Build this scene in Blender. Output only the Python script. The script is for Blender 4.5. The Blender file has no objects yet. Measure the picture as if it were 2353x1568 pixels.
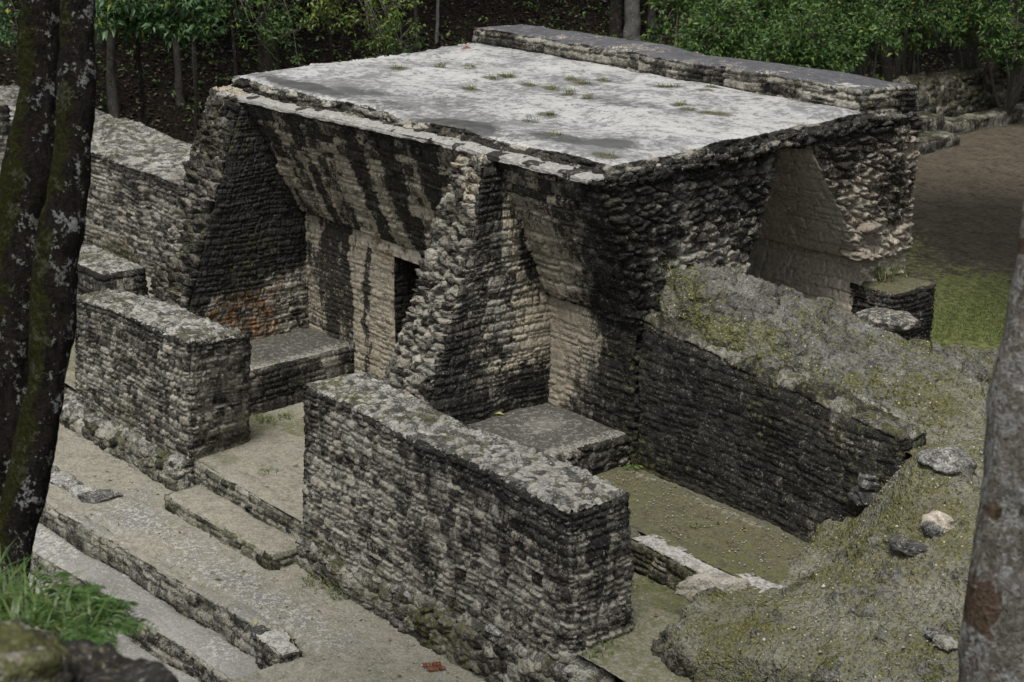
import bpy, math, random
import numpy as np
from mathutils import Vector, Matrix

# ------------------------------------------------------------------ camera
S = bpy.context.scene
FPX, CXP, CYP = 4000.0, 1176.5, 784.0            # survey of the photo at 2353 px wide
PITCH = math.atan(1284 / 4000.0); HEAD = math.radians(141.3); CAMZ = 9.0
cF = np.array([math.cos(PITCH) * math.cos(HEAD), math.cos(PITCH) * math.sin(HEAD), -math.sin(PITCH)])
cR = np.array([math.sin(HEAD), -math.cos(HEAD), 0.0])
cU = np.cross(cR, cF)
cC = np.array([0, 0, CAMZ])
cam = bpy.data.cameras.new("camera")
camo = bpy.data.objects.new("camera", cam)
S.collection.objects.link(camo)
M = Matrix(((cR[0], cU[0], -cF[0], 0), (cR[1], cU[1], -cF[1], 0), (cR[2], cU[2], -cF[2], CAMZ), (0, 0, 0, 1)))
camo.matrix_world = M
cam.sensor_width = 36
cam.lens = 36 * FPX / 2353.0
cam.clip_start = 0.1
cam.clip_end = 800
cam.dof.use_dof = True
cam.dof.focus_distance = 19
cam.dof.aperture_fstop = 4.0
S.camera = camo

# ------------------------------------------------------------------ light
SUN_EL, SUN_AZ = math.radians(66), math.radians(-55)      # azimuth of the sun measured from +X towards +Y
w = bpy.data.worlds.new("World"); S.world = w; w.use_nodes = True
nt = w.node_tree
bg = nt.nodes['Background']
sky = nt.nodes.new('ShaderNodeTexSky'); sky.sky_type = 'NISHITA'; sky.sun_disc = False
sky.sun_elevation = SUN_EL; sky.sun_rotation = math.pi / 2 - SUN_AZ
sky.dust_density = 4; sky.air_density = 1.5; sky.ozone_density = 1
hs = nt.nodes.new('ShaderNodeHueSaturation'); hs.inputs['Saturation'].default_value = 0.35
nt.links.new(sky.outputs[0], hs.inputs['Color']); nt.links.new(hs.outputs[0], bg.inputs[0])
bg.inputs[1].default_value = 0.085
sl = bpy.data.lights.new("sun", 'SUN'); sl.energy = 2.6; sl.angle = math.radians(20); sl.color = (1, 0.96, 0.9)
slo = bpy.data.objects.new("sun", sl); S.collection.objects.link(slo)
sd = Vector((math.cos(SUN_EL) * math.cos(SUN_AZ), math.cos(SUN_EL) * math.sin(SUN_AZ), math.sin(SUN_EL)))
slo.rotation_euler = sd.to_track_quat('Z', 'Y').to_euler()
S.view_settings.view_transform = 'Standard'; S.view_settings.look = 'None'
S.view_settings.exposure = 0.3; S.view_settings.gamma = 1
S.render.engine = 'CYCLES'

# ------------------------------------------------------------------ survey helpers (photo point + known plane -> metres)
def ray(x, y): return cF * FPX + cR * (x - CXP) - cU * (y - CYP)
def atZ(x, y, z):
    d = ray(x, y); return cC + (z - cC[2]) / d[2] * d
def atX(x, y, X0):
    d = ray(x, y); return cC + (X0 - cC[0]) / d[0] * d
def atY(x, y, Y0):
    d = ray(x, y); return cC + (Y0 - cC[1]) / d[1] * d
def atD(x, y, D): return cC + ray(x, y) * D / FPX
def r2(x, y): return (764.7 + x * .35, y * .35)
def r3(x, y): return (1529.6 + x * .35, y * .35)
def r6(x, y): return (1529.6 + x * .35, 510 + y * .35)
def r7(x, y): return (x * .35, 1019.4 + y * .35)
def r8(x, y): return (764.7 + x * .35, 1019.4 + y * .35)
def r9(x, y): return (1529.6 + x * .35, 1019.4 + y * .35)

# ------------------------------------------------------------------ numpy noise
def hsh(i, j=0, k=0, s=0):
    i = np.asarray(i).astype(np.int64); j = np.asarray(j).astype(np.int64); k = np.asarray(k).astype(np.int64)
    h = (i * 374761393 + j * 668265263 + k * 2147483647 + s * 974634777) & 0xFFFFFFFF
    h = ((h ^ (h >> 13)) * 1274126177) & 0xFFFFFFFF
    h = ((h ^ (h >> 16)) * 2246822519) & 0xFFFFFFFF
    h = h ^ (h >> 15)
    return (h & 0xFFFFFF) / float(0x1000000)
def vnoise(x, y, z, s=0):
    xi, yi, zi = np.floor(x), np.floor(y), np.floor(z)
    fx, fy, fz = x - xi, y - yi, z - zi
    fx = fx * fx * (3 - 2 * fx); fy = fy * fy * (3 - 2 * fy); fz = fz * fz * (3 - 2 * fz)
    r = 0
    for a in (0, 1):
        for b in (0, 1):
            for c in (0, 1):
                wgt = (fx if a else 1 - fx) * (fy if b else 1 - fy) * (fz if c else 1 - fz)
                r = r + wgt * hsh(xi + a, yi + b, zi + c, s)
    return r
def fbm(P, sc, oc=4, s=0, rough=.5, ax=(1, 1, 1)):
    a, t, r = 1.0, 0.0, 0.0
    for o in range(oc):
        k = sc * 2.03 ** o
        r = r + a * vnoise(P[..., 0] * k * ax[0] + 7.3 * o, P[..., 1] * k * ax[1] + 3.1 * o, P[..., 2] * k * ax[2] + 11.7 * o, s + o)
        t += a; a *= rough
    return (r / t - .5) * 1.6 + .5                    # about 0..1
def sst(a, b, x):
    t = np.clip((x - a) / (b - a), 0, 1); return t * t * (3 - 2 * t)
def P3(u, v, w=0): return np.stack([u, v, np.zeros_like(u) + w], -1)

def voro(u, v, su, sv, s=0, jit=.85):
    """jittered stones: returns edge distance (m), id hash, local coords"""
    U, V = u / su, v / sv
    iu, iv = np.floor(U), np.floor(V)
    f1 = np.full(U.shape, 9.); f2 = np.full(U.shape, 9.); idh = np.zeros(U.shape); dx1 = np.zeros(U.shape); dy1 = np.zeros(U.shape)
    for a in (-1, 0, 1):
        for b in (-1, 0, 1):
            ci, cj = iu + a, iv + b
            px = ci + .5 + (hsh(ci, cj, 1, s) - .5) * jit + .5 * (cj % 2)
            py = cj + .5 + (hsh(ci, cj, 2, s) - .5) * jit * .8
            dx, dy = np.abs(U - px), np.abs(V - py)
            d = (dx ** 2.6 + dy ** 2.6) ** (1 / 2.6) * (0.8 + .4 * hsh(ci, cj, 3, s))
            m = d < f1
            f2 = np.where(m, f1, np.minimum(f2, d))
            idh = np.where(m, hsh(ci, cj, 4, s), idh)
            dx1 = np.where(m, U - px, dx1); dy1 = np.where(m, V - py, dy1)
            f1 = np.where(m, d, f1)
    return (f2 - f1) * min(su, sv) * .6, idh, dx1, dy1

_tab = {}
def course(u, v, rh, rw, s=0):
    """irregular thin courses: edge distance (m), id, local a,b"""
    key = (round(rh, 3), s)
    if key not in _tab:
        g = np.random.RandomState(s + 5)
        _tab[key] = np.cumsum(rh * (.5 + 1.0 * g.rand(400) ** 1.3)) - 8.0
    T = _tab[key]
    r = np.clip(np.searchsorted(T, v), 1, 399)
    lo, hi = T[r - 1], T[r]
    W = rw * (.7 + .7 * hsh(r, 0, 9, s))
    U = u / W + 13.7 * hsh(r, 0, 10, s)
    c = np.floor(U)
    def bnd(cc): return cc + (hsh(r, cc, 11, s) - .5) * .75
    b0 = bnd(c)
    c = np.where(U < b0, c - 1, c)
    c = np.where(U >= bnd(c + 1), c + 1, c)
    b0, b1 = bnd(c), bnd(c + 1)
    a = (U - b0) / (b1 - b0 + 1e-6); wid = (b1 - b0) * W
    b = (v - lo) / (hi - lo + 1e-6); hei = hi - lo
    idh = hsh(r, c, 12, s)
    # some stones split in two thin ones
    sp = hsh(r, c, 13, s) < .22
    b2 = np.where(sp, (b * 2) % 1.0, b); hei2 = np.where(sp, hei / 2, hei)
    idh = np.where(sp, hsh(r, c, 14 + np.floor(b * 2), s), idh)
    ex = np.minimum(a, 1 - a) * wid; ey = np.minimum(b2, 1 - b2) * hei2
    k = .01
    e = -k * np.log(np.exp(-np.clip(ex, 0, .4) / k) + np.exp(-np.clip(ey, 0, .4) / k))
    return np.maximum(e, 0) , idh, a - .5, b2 - .5

# ------------------------------------------------------------------ surface recipes: (u,v,P) -> displacement, attributes
def rec_course(rh=.1, rw=.21, amp=.035, seed=1, mort=.012, rough=.012):
    def f(u, v, P):
        q = P3(u, v, seed * 3.3)
        wu = (fbm(q, 3.1, 3, seed) - .5) * .07 + (fbm(q, 18, 2, seed + 3) - .5) * .022
        wv = (fbm(q, .8, 2, seed + 1) - .5) * .07 + (fbm(q, 14, 2, seed + 4) - .5) * .016
        e, idh, a, b = course(u + wu, v + wv, rh, rw, seed)
        h2 = (idh * 57.31) % 1; h3 = (idh * 91.7) % 1; h4 = (idh * 143.3) % 1
        up = sst(0.0, mort + .010, e)
        gap = fbm(q, 1.7, 2, seed + 9)
        d = amp * up * (.35 + .75 * h2 + .5 * (h3 - .5) * a * 2 + .7 * (h4 - .5) * b * 2) - amp * .45 * (1 - up) * (.4 + 1.2 * gap)
        d = d + rough * ((fbm(q, 14, 3, seed + 7, .6) - .5) + (fbm(q, 9, 3, seed + 8, .65, (1, 2.0, 1)) - .5)) * 1.2 + .03 * (fbm(q, 2.2, 2, seed + 6) - .5)
        mo = (1 - sst(0, mort + .008, e)) 
        return d, dict(mort=mo, rnd=idh)
    return f
def rec_rubble(su=.28, sv=.15, amp=.07, seed=1, rough=.02, mort=.014):
    def f(u, v, P):
        q = P3(u, v, seed * 3.3)
        wu = (fbm(q, 5, 3, seed) - .5) * .09; wv = (fbm(q, 4.5, 3, seed + 1) - .5) * .07
        e, idh, a, b = voro(u + wu, v + wv, su, sv, seed)
        h2 = (idh * 57.31) % 1; h3 = (idh * 91.7) % 1; h4 = (idh * 143.3) % 1
        up = sst(0, .020, e)
        d = amp * up * (.3 + .8 * h2 + 1.0 * (h3 - .5) * a + 1.5 * (h4 - .3) * b) - amp * .4 * (1 - up)
        d = d + rough * ((fbm(q, 11, 3, seed + 7, .62) - .5) + (fbm(q, 7, 3, seed + 8, .65, (1, 3.2, 1)) - .5)) * 1.6 + .05 * (fbm(q, 1.7, 3, seed + 6) - .5)
        return d, dict(mort=1 - sst(0, mort, e), rnd=idh)
    return f
def rec_pebble(su=.11, amp=.022, seed=1, rough=.012, wave=.03):
    def f(u, v, P):
        q = P3(u, v, seed * 3.3)
        wu = (fbm(q, 7, 3, seed) - .5) * .09; wv = (fbm(q, 7, 3, seed + 1) - .5) * .09
        e, idh, a, b = voro(u + wu, v + wv, su, su * .75, seed)
        h2 = (idh * 57.31) % 1; h3 = (idh * 91.7) % 1
        big = fbm(q, 2.3, 2, seed + 5)
        up = sst(0, .03, e)
        d = amp * up * h2 * (1.3 + h3 * a) * (.4 + 1.3 * big) + rough * (fbm(q, 20, 4, seed + 7, .62) - .5) * 2 + wave * (fbm(q, 1.3, 3, seed + 6) - .5)
        return d, dict(mort=1 - sst(0, .012, e), rnd=idh)
    return f
def rec_smooth(amp=.01, sc=3, seed=1, fine=.004):
    def f(u, v, P):
        q = P3(u, v, seed * 3.3)
        d = amp * (fbm(q, sc, 4, seed) - .5) * 2 + fine * (fbm(q, 25, 3, seed + 2) - .5) * 2
        return d, dict(rnd=fbm(q, 5, 2, seed + 3), mort=0 * u)
    return f
ATT = ('mort', 'rnd', 'dark', 'cream', 'moss', 'rust')

# ------------------------------------------------------------------ scene helpers
C = S.collection
def link(o, parent=None):
    C.objects.link(o)
    if parent is not None: o.parent = parent
    return o
def tag(o, label=None, cat=None, group=None, kind=None):
    if label: o['label'] = label
    if cat: o['category'] = cat
    if group: o['group'] = group
    if kind: o['kind'] = kind
    return o
def empty(name, loc=(0, 0, 0)):
    o = bpy.data.objects.new(name, None); o.location = loc; o.empty_display_size = .2
    return link(o)
def mesh(name, V, Fq, mat, parent=None, attrs=None, smooth=False, origin=None, midx=None):
    """V (n,3), Fq (m,3|4) int array; parent is an Empty whose location is subtracted"""
    V = np.asarray(V, float)
    off = np.zeros(3)
    if parent is not None:
        off = np.array(parent.location)
        if parent.parent is not None: off = off + np.array(parent.parent.location)
    elif origin is not None: off = np.asarray(origin, float)
    V = V - off
    me = bpy.data.meshes.new(name)
    me.vertices.add(len(V)); me.vertices.foreach_set('co', V.astype(np.float32).ravel())
    Fq = np.asarray(Fq, np.int32); k = Fq.shape[1]
    me.loops.add(Fq.size); me.loops.foreach_set('vertex_index', Fq.ravel())
    me.polygons.add(len(Fq)); me.polygons.foreach_set('loop_start', np.arange(0, Fq.size, k, dtype=np.int32))
    try: me.polygons.foreach_set('loop_total', np.full(len(Fq), k, np.int32))
    except Exception: pass
    if smooth: me.polygons.foreach_set('use_smooth', np.ones(len(Fq), bool))
    if attrs:
        for n, a in attrs.items():
            at = me.attributes.new(n, 'FLOAT', 'POINT'); at.data.foreach_set('value', np.ascontiguousarray(a, np.float32))
    if midx is not None: me.polygons.foreach_set('material_index', np.ascontiguousarray(midx, np.int32))
    me.update(calc_edges=True)
    for mm in (mat if isinstance(mat, (list, tuple)) else [mat]): me.materials.append(mm)
    o = bpy.data.objects.new(name, me)
    if parent is None and origin is not None: o.location = tuple(off)
    return link(o, parent)

def lerp(a, b, t): return a + (b - a) * t
def gridfaces(nu, nv, off=0):
    i = np.arange(nu)[:, None] * (nv + 1) + np.arange(nv)[None, :]
    f = np.stack([i, i + nv + 1, i + nv + 2, i + 1], -1).reshape(-1, 4)
    return f + off

def hexa(name, B, T, side, top, mat, parent=None, res=.03, stain=None, chip=.03, warp=.03, wsc=.7, wseed=0,
         bottom=False, origin=None, skip=(), under=None, toproll=0):
    """solid with a quad base B and quad top T (4 points each, going round); sides and top get real relief"""
    B = np.array(B, float); T = np.array(T, float)
    n = []
    for i in range(4):
        j = (i + 1) % 4
        n.append(max(np.linalg.norm(B[i] - B[j]), np.linalg.norm(T[i] - T[j])))
    n0 = max(2, int(max(n[0], n[2]) / res)); n1 = max(2, int(max(n[1], n[3]) / res))
    ns = [n0, n1, n0, n1]
    hgt = max(np.linalg.norm(B[i] - T[i]) for i in range(4)); nz = max(2, int(hgt / res))
    VV, FF, DD, NN, AA, MI = [], [], [], [], {a: [] for a in ATT}, []
    off = 0; cum = hsh(int(abs(B[0][0]) * 10), int(abs(B[0][1]) * 10)) * 5
    def add(Pg, u, v, e, rec, kind, flip=False):
        nonlocal off
        a, b = Pg.shape[:2]
        du = np.gradient(Pg, axis=0); dv = np.gradient(Pg, axis=1)
        N = np.cross(du, dv); N /= np.linalg.norm(N, axis=-1, keepdims=True) + 1e-9
        if flip: N = -N
        d, at = rec(u, v, Pg)
        q = Pg
        d = d - chip * np.exp(-(e / .05) ** 2) * (.3 + 1.4 * fbm(q, 5, 2, 31)) - chip * .8 * np.exp(-(e / .12) ** 2) * fbm(q, 1.5, 2, 37)
        A = dict(dark=np.zeros_like(d), cream=np.zeros_like(d), moss=np.zeros_like(d), rust=np.zeros_like(d))
        A.update(at)
        if stain is not None: A.update(stain(kind, Pg, A, N))
        f = gridfaces(a - 1, b - 1, off)
        if flip: f = f[:, ::-1]
        VV.append(Pg.reshape(-1, 3)); NN.append(N.reshape(-1, 3)); DD.append(d.ravel()); FF.append(f); MI.append(np.full(len(f), 1 if kind == 'top' and isinstance(mat, (list, tuple)) else 0))
        for k in ATT: AA[k].append((A[k] + 0 * d).ravel())
        off += a * b
    for i in range(4):
        j = (i + 1) % 4
        s = np.linspace(0, 1, ns[i] + 1)[:, None]; t = np.linspace(0, 1, nz + 1)[None, :]
        Pg = lerp(lerp(B[i], B[j], s[..., None]), lerp(T[i], T[j], s[..., None]), t[..., None])
        L = n[i]
        hloc = np.linalg.norm(lerp(T[i], T[j], s[..., None]) - lerp(B[i], B[j], s[..., None]), axis=-1)
        u = cum + s * L + 0 * t
        vert = abs(T[i][2] - B[i][2]) > .8 * hgt
        v = B[:, 2].min() + t * hloc if not vert else Pg[..., 2]
        e = np.minimum(np.minimum(s, 1 - s) * L + 0 * t, np.minimum((1 - t) * hloc, (t * hloc if bottom else 9) + 0 * s))
        cum += L
        if i in skip: continue
        rec = side[i] if isinstance(side, (list, tuple)) else side
        add(Pg, u, v, e, rec, 'side%d' % i)
    def cap(Q, rec, kind, flip):
        s = np.linspace(0, 1, n0 + 1)[:, None]; t = np.linspace(0, 1, n1 + 1)[None, :]
        Pg = lerp(lerp(Q[0], Q[1], s[..., None]), lerp(Q[3], Q[2], s[..., None]), t[..., None])
        e = np.minimum(np.minimum(s, 1 - s) * n[0] + 0 * t, np.minimum(t, 1 - t) * n[1] + 0 * s)
        ex = np.ptp(Q, axis=0)
        if ex[2] > max(ex[0], ex[1]) * .7 : u, v = (Pg[..., 0] + Pg[..., 1]), Pg[..., 2]
        else: u, v = Pg[..., 0], Pg[..., 1]
        add(Pg, u, v, e, rec, kind, flip)
    if top is not None: cap(T, top, 'top', False)
    if bottom: cap(B, under or side if not isinstance(side, (list, tuple)) else side[0], 'bottom', True)
    V = np.concatenate(VV); N = np.concatenate(NN); D = np.concatenate(DD); F = np.concatenate(FF)
    key = np.round(V * 2000).astype(np.int64)
    _, first, inv = np.unique(key, axis=0, return_index=True, return_inverse=True)
    inv = inv.ravel(); m = len(first)
    cnt = np.bincount(inv, minlength=m)
    Nw = np.stack([np.bincount(inv, N[:, k], m) for k in range(3)], -1); Nw /= np.linalg.norm(Nw, axis=1, keepdims=True) + 1e-9
    Dw = np.bincount(inv, D, m) / cnt
    Vw = V[first] + Nw * Dw[:, None]
    if warp:
        W = np.stack([fbm(Vw, wsc, 3, 60 + wseed * 5 + k) - .5 for k in range(3)], -1) * 2 * warp
        Vw = Vw + W
    At = {k: np.bincount(inv, np.concatenate(AA[k]), m) / cnt for k in ATT}
    Fw = inv[F]
    return mesh(name, Vw, Fw, mat, parent, At, smooth=False, origin=origin, midx=np.concatenate(MI))

def sheet(name, x0, x1, y0, y1, res, zf, rec, mat, parent=None, stain=None, kind=None, warpedge=0, keep=None):
    nu, nv = int((x1 - x0) / res), int((y1 - y0) / res)
    X, Y = np.meshgrid(np.linspace(x0, x1, nu + 1), np.linspace(y0, y1, nv + 1), indexing='ij')
    Z = zf(X, Y) + 0 * X
    P = np.stack([X, Y, Z], -1)
    d, at = rec(X, Y, P)
    A = {k: np.zeros_like(d) for k in ATT}; A.update(at)
    du = np.gradient(P, axis=0); dv = np.gradient(P, axis=1)
    N = np.cross(du, dv); N /= np.linalg.norm(N, axis=-1, keepdims=True)
    if stain: A.update(stain('top', P, A, N))
    P = P + N * d[..., None]
    F = gridfaces(nu, nv)
    if keep is not None:
        kf = keep(P[..., 0], P[..., 1]).ravel(); F = F[kf[F].all(1)]
        used = np.unique(F); mp = np.zeros(P.shape[0] * P.shape[1], int); mp[used] = np.arange(len(used)); F = mp[F]
        V = P.reshape(-1, 3)[used]; A = {k: (A[k] + 0 * d).ravel()[used] for k in ATT}
    else:
        V = P.reshape(-1, 3); A = {k: (A[k] + 0 * d).ravel() for k in ATT}
    o = mesh(name, V, F, mat, parent, A)
    if kind: o['kind'] = kind
    return o

# ------------------------------------------------------------------ materials
class NB:
    def __init__(s, name):
        s.m = bpy.data.materials.new(name); s.m.use_nodes = True; s.t = s.m.node_tree
        s.b = s.t.nodes['Principled BSDF']; s.out = s.t.nodes['Material Output']
        s.tc = s.t.nodes.new('ShaderNodeTexCoord')
        s.geo = s.t.nodes.new('ShaderNodeNewGeometry')
        s.pos = s.geo.outputs['Position']
    def l(s, a, b): s.t.links.new(a, b)
    def inp(s, sock, v):
        if isinstance(v, bpy.types.NodeSocket): s.l(v, sock)
        elif v is not None: sock.default_value = v
    def math(s, op, a, b=None, c=None, clamp=False):
        n = s.t.nodes.new('ShaderNodeMath'); n.operation = op; n.use_clamp = clamp
        s.inp(n.inputs[0], a); s.inp(n.inputs[1], b); s.inp(n.inputs[2], c); return n.outputs[0]
    def add(s, a, b): return s.math('ADD', a, b)
    def mul(s, a, b): return s.math('MULTIPLY', a, b)
    def step(s, x, a, b):
        n = s.t.nodes.new('ShaderNodeMapRange'); n.interpolation_type = 'SMOOTHSTEP'
        s.inp(n.inputs['Value'], x); n.inputs['From Min'].default_value = a; n.inputs['From Max'].default_value = b
        return n.outputs['Result']
    def scale(s, v, sc):
        n = s.t.nodes.new('ShaderNodeVectorMath'); n.operation = 'MULTIPLY'; s.inp(n.inputs[0], v); n.inputs[1].default_value = sc; return n.outputs[0]
    def noise(s, sc, det=4, rough=.5, vec=None, dist=0, gain=2.8):
        n = s.t.nodes.new('ShaderNodeTexNoise'); n.inputs['Scale'].default_value = sc; n.inputs['Detail'].default_value = det
        n.inputs['Roughness'].default_value = rough; n.inputs['Distortion'].default_value = dist
        s.l(vec if vec is not None else s.pos, n.inputs['Vector'])
        return s.math('MULTIPLY_ADD', n.outputs['Fac'], gain, .5 - .5 * gain, clamp=True)
    def voro(s, sc, vec=None, feat='F1', out='Distance'):
        n = s.t.nodes.new('ShaderNodeTexVoronoi'); n.feature = feat; n.inputs['Scale'].default_value = sc
        s.l(vec if vec is not None else s.pos, n.inputs['Vector']); return n.outputs[out]
    def mix(s, f, a, b):
        n = s.t.nodes.new('ShaderNodeMix'); n.data_type = 'RGBA'
        s.inp(n.inputs[0], f); s.inp(n.inputs[6], a if isinstance(a, bpy.types.NodeSocket) else (*a, 1)); s.inp(n.inputs[7], b if isinstance(b, bpy.types.NodeSocket) else (*b, 1)); return n.outputs[2]
    def att(s, n_):
        n = s.t.nodes.new('ShaderNodeAttribute'); n.attribute_name = n_; return n.outputs['Fac']
    def bump(s, h, strength=.5, dist=.01):
        n = s.t.nodes.new('ShaderNodeBump'); n.inputs['Strength'].default_value = strength; n.inputs['Distance'].default_value = dist
        s.l(h, n.inputs['Height']); s.l(n.outputs[0], s.b.inputs['Normal'])
    def up(s):
        n = s.t.nodes.new('ShaderNodeSeparateXYZ'); s.l(s.geo.outputs['Normal'], n.inputs[0]); return n.outputs[2]
    def fin(s, col, rough=.9, spec=.25):
        s.inp(s.b.inputs['Base Color'], col); s.inp(s.b.inputs['Roughness'], rough); s.b.inputs['Specular IOR Level'].default_value = spec
        return s.m

def stone_mat(name, lo=(.022, .020, .017), hi=(.385, .37, .32), creamc=(.45, .405, .315), mortc=(.38, .36, .31), lich=.5, mossc=(.058, .060, .022), darkc=(.010, .0098, .009)):
    n = NB(name)
    f1 = n.noise(2.0, 5, .6); f2 = n.noise(7, 5, .65); f3 = n.noise(17, 2, .7, gain=3.2); f4 = n.noise(42, 1.5, .7, gain=3.2)
    fs = n.noise(9, 4, .65, vec=n.scale(n.pos, (1, 1, .12)), gain=3.2)
    rnd, mort, dark, cream, moss, rust = (n.att(a) for a in ('rnd', 'mort', 'dark', 'cream', 'moss', 'rust'))
    k = n.add(n.add(n.mul(rnd, .50), n.mul(f2, .22)), n.add(n.mul(f3, .24), n.mul(f4, .22)))
    c = n.mix(n.step(k, .28, .98), lo, hi)
    c = n.mix(n.mul(n.step(n.add(n.mul(rnd, .6), n.mul(f1, .5)), .6, .9), .35), c, (.16, .13, .09))
    c = n.mix(n.mul(mort, n.step(f2, .2, .9)), c, mortc)
    c = n.mix(n.step(n.add(n.mul(cream, 1.1), n.add(n.mul(n.add(f2, -.5), .5), n.mul(n.add(f3, -.5), .35))), .38, .72), c, n.mix(f3, tuple(x * .62 for x in creamc), creamc))
    c = n.mix(n.step(n.add(n.mul(rust, 1.1), n.mul(n.add(f2, -.5), .7)), .42, .9), c, n.mix(f3, (.09, .045, .018), (.30, .155, .06)))
    # black algae crust, also the shade painted on the door reveal
    dk = n.step(n.add(n.add(n.mul(dark, 1.0), n.mul(n.add(f1, -.5), .30)), n.add(n.add(n.mul(n.add(f2, -.5), .25), n.mul(n.add(fs, -.5), .38)), n.add(n.mul(n.add(f3, -.5), .32), n.mul(n.add(f4, -.5), .32)))), .36, .60)
    c = n.mix(n.mul(dk, .93), c, n.mix(f4, darkc, tuple(x * 2.6 for x in darkc)))
    # pale lichen flecks
    lv = n.step(n.add(n.mul(f3, .35), n.mul(f4, .65)), .70, .86)
    lm = n.step(f2, .30, .75)
    c = n.mix(n.mul(n.mul(lv, n.math('SUBTRACT', 1.15, n.mul(dark, .75))), n.mul(lm, lich)), c, (.44, .445, .42))
    # moss
    up = n.up()
    ms = n.step(n.add(n.add(moss, n.mul(up, .10)), n.add(n.mul(n.add(f2, -.5), .5), n.mul(n.add(f3, -.5), .45))), .46, .82)
    c = n.mix(n.mul(ms, .8), c, n.mix(f3, tuple(x * .6 for x in mossc), tuple(x * 1.6 for x in mossc)))
    n.bump(n.add(f3, n.mul(f4, .6)), .7, .012)
    return n.fin(c, .95, .06)

MST = stone_mat('weathered_limestone')
MTOP = stone_mat('wall_top_rubble', lo=(.05, .05, .047), hi=(.44, .435, .41), mortc=(.10, .09, .06), lich=.75, mossc=(.05, .050, .016))
MPL = stone_mat('lime_plaster', lo=(.24, .21, .17), hi=(.44, .40, .33), creamc=(.72, .66, .55), lich=.2)
def roof_mat():
    n = NB('roof_lime_plaster')
    v = n.scale(n.pos, (1, 1, 1))
    f1 = n.noise(.7, 6, .62, dist=.4); f2 = n.noise(3.2, 8, .75, dist=.3, gain=3.4); f3 = n.noise(9, 3, .8, gain=3.2); f5 = n.noise(1.9, 8, .75, dist=1.2)
    dark, moss, cream = n.att('dark'), n.att('moss'), n.att('cream')
    c = n.mix(f3, (.37, .37, .362), (.54, .54, .528))
    g = n.step(n.add(n.add(n.mul(f2, .45), n.mul(f1, .40)), n.add(n.mul(dark, .5), n.mul(n.add(f3, -.5), .60))), .20, .70)
    c = n.mix(n.mul(g, .84), c, (.125, .127, .13))
    g2 = n.step(n.add(n.mul(f5, .6), n.add(n.mul(f3, .45), n.mul(dark, .3))), .66, .86)
    c = n.mix(n.mul(g2, .65), c, (.09, .092, .095))
    wet = n.step(n.add(n.mul(dark, 1.0), n.add(n.mul(n.add(f2, -.5), .5), n.mul(n.add(f3, -.5), .25))), .50, .72)
    c = n.mix(n.mul(wet, .9), c, n.mix(f2, (.045, .046, .048), (.12, .12, .12)))
    c = n.mix(n.step(n.add(n.mul(moss, 1.0), n.add(n.mul(n.add(f2, -.5), .6), n.mul(n.add(f3, -.5), .5))), .5, .8), c, n.mix(f3, (.05, .05, .025), (.16, .14, .08)))
    n.bump(n.add(f3, f2), .35, .012)
    return n.fin(c, n.math('SUBTRACT', .75, n.mul(dark, .35)), .35)
MROOF = roof_mat()
def cap_mat():
    n = NB('parapet_cap_plaster')
    v = n.scale(n.pos, (1, 1, 1))
    f1 = n.noise(.9, 5, .6, dist=.5); f2 = n.noise(7, 8, .75); f3 = n.noise(28, 6, .7); cream = n.att('cream')
    c = n.mix(f2, (.055, .057, .066), (.12, .122, .13))
    g = n.step(n.add(n.add(n.mul(f1, .45), n.mul(f2, .5)), n.mul(n.add(f3, -.5), .5)), .70, .84)
    c = n.mix(n.mul(g, .85), c, (.50, .43, .36))
    c = n.mix(n.step(n.add(cream, n.mul(n.add(f2, -.5), .6)), .5, .62), c, (.38, .375, .355))
    n.bump(f3, .4, .01)
    return n.fin(c, .7, .35)
MCAP = cap_mat()
def floor_mat(name, base=(.31, .295, .24), base2=(.115, .112, .088), grey=(.15, .152, .16), white=(.40, .385, .35), mossk=.5, thr=(.52, .62), whk=.8):
    n = NB(name)
    f1 = n.noise(.8, 6, .65, dist=.5); f2 = n.noise(4.5, 7, .75); f3 = n.noise(13, 2, .75, gain=3.2); f4 = n.noise(34, 1.5, .7, gain=3.2)
    dark, moss, cream, rnd = n.att('dark'), n.att('moss'), n.att('cream'), n.att('rnd')
    c = n.mix(n.add(n.mul(f2, .6), n.mul(f3, .4)), base2, base)
    c = n.mix(n.mul(n.step(f4, .5, 1.0), .35), c, tuple(min(1, x * 1.45) for x in base))
    gk = n.step(n.add(n.add(n.mul(f1, .42), n.mul(f2, .28)), n.add(n.mul(dark, .45), n.mul(n.add(f3, -.5), .35))), thr[0] - .06, thr[1] + .1)
    c = n.mix(n.mul(gk, .75), c, grey)
    wk = n.mul(n.step(n.add(n.add(n.mul(f3, .6), n.mul(f4, .25)), n.mul(cream, .18)), .46, .70), n.step(n.add(n.mul(gk, .6), n.mul(cream, .8)), .2, 1.0))
    c = n.mix(n.mul(wk, whk), c, white)
    ms = n.step(n.add(n.mul(moss, 1.0), n.add(n.mul(n.add(f2, -.5), .6), n.mul(n.add(f3, -.5), .5))), .42, .9)
    c = n.mix(n.mul(ms, .8), c, n.mix(f3, (.035, .04, .012), (.11, .115, .035)))
    c = n.mix(n.mul(n.mul(n.math('SUBTRACT', 1, n.step(n.voro(26), .10, .2)), n.step(f2, .55, .8)), .7), c, (.5, .48, .43))
    n.bump(n.add(f3, n.mul(f2, .7)), .7, .015)
    return n.fin(c, .9, .12)
MFL = floor_mat('terrace_plaster')
MSTEP = floor_mat('step_plaster', base=(.33, .315, .285), base2=(.17, .168, .165), grey=(.15, .148, .142), white=(.42, .41, .38), thr=(.40, .56), whk=.85)
MROOM = floor_mat('room_floor_soil', base=(.16, .15, .10), base2=(.045, .044, .026), grey=(.08, .08, .075), white=(.28, .265, .22))
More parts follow.
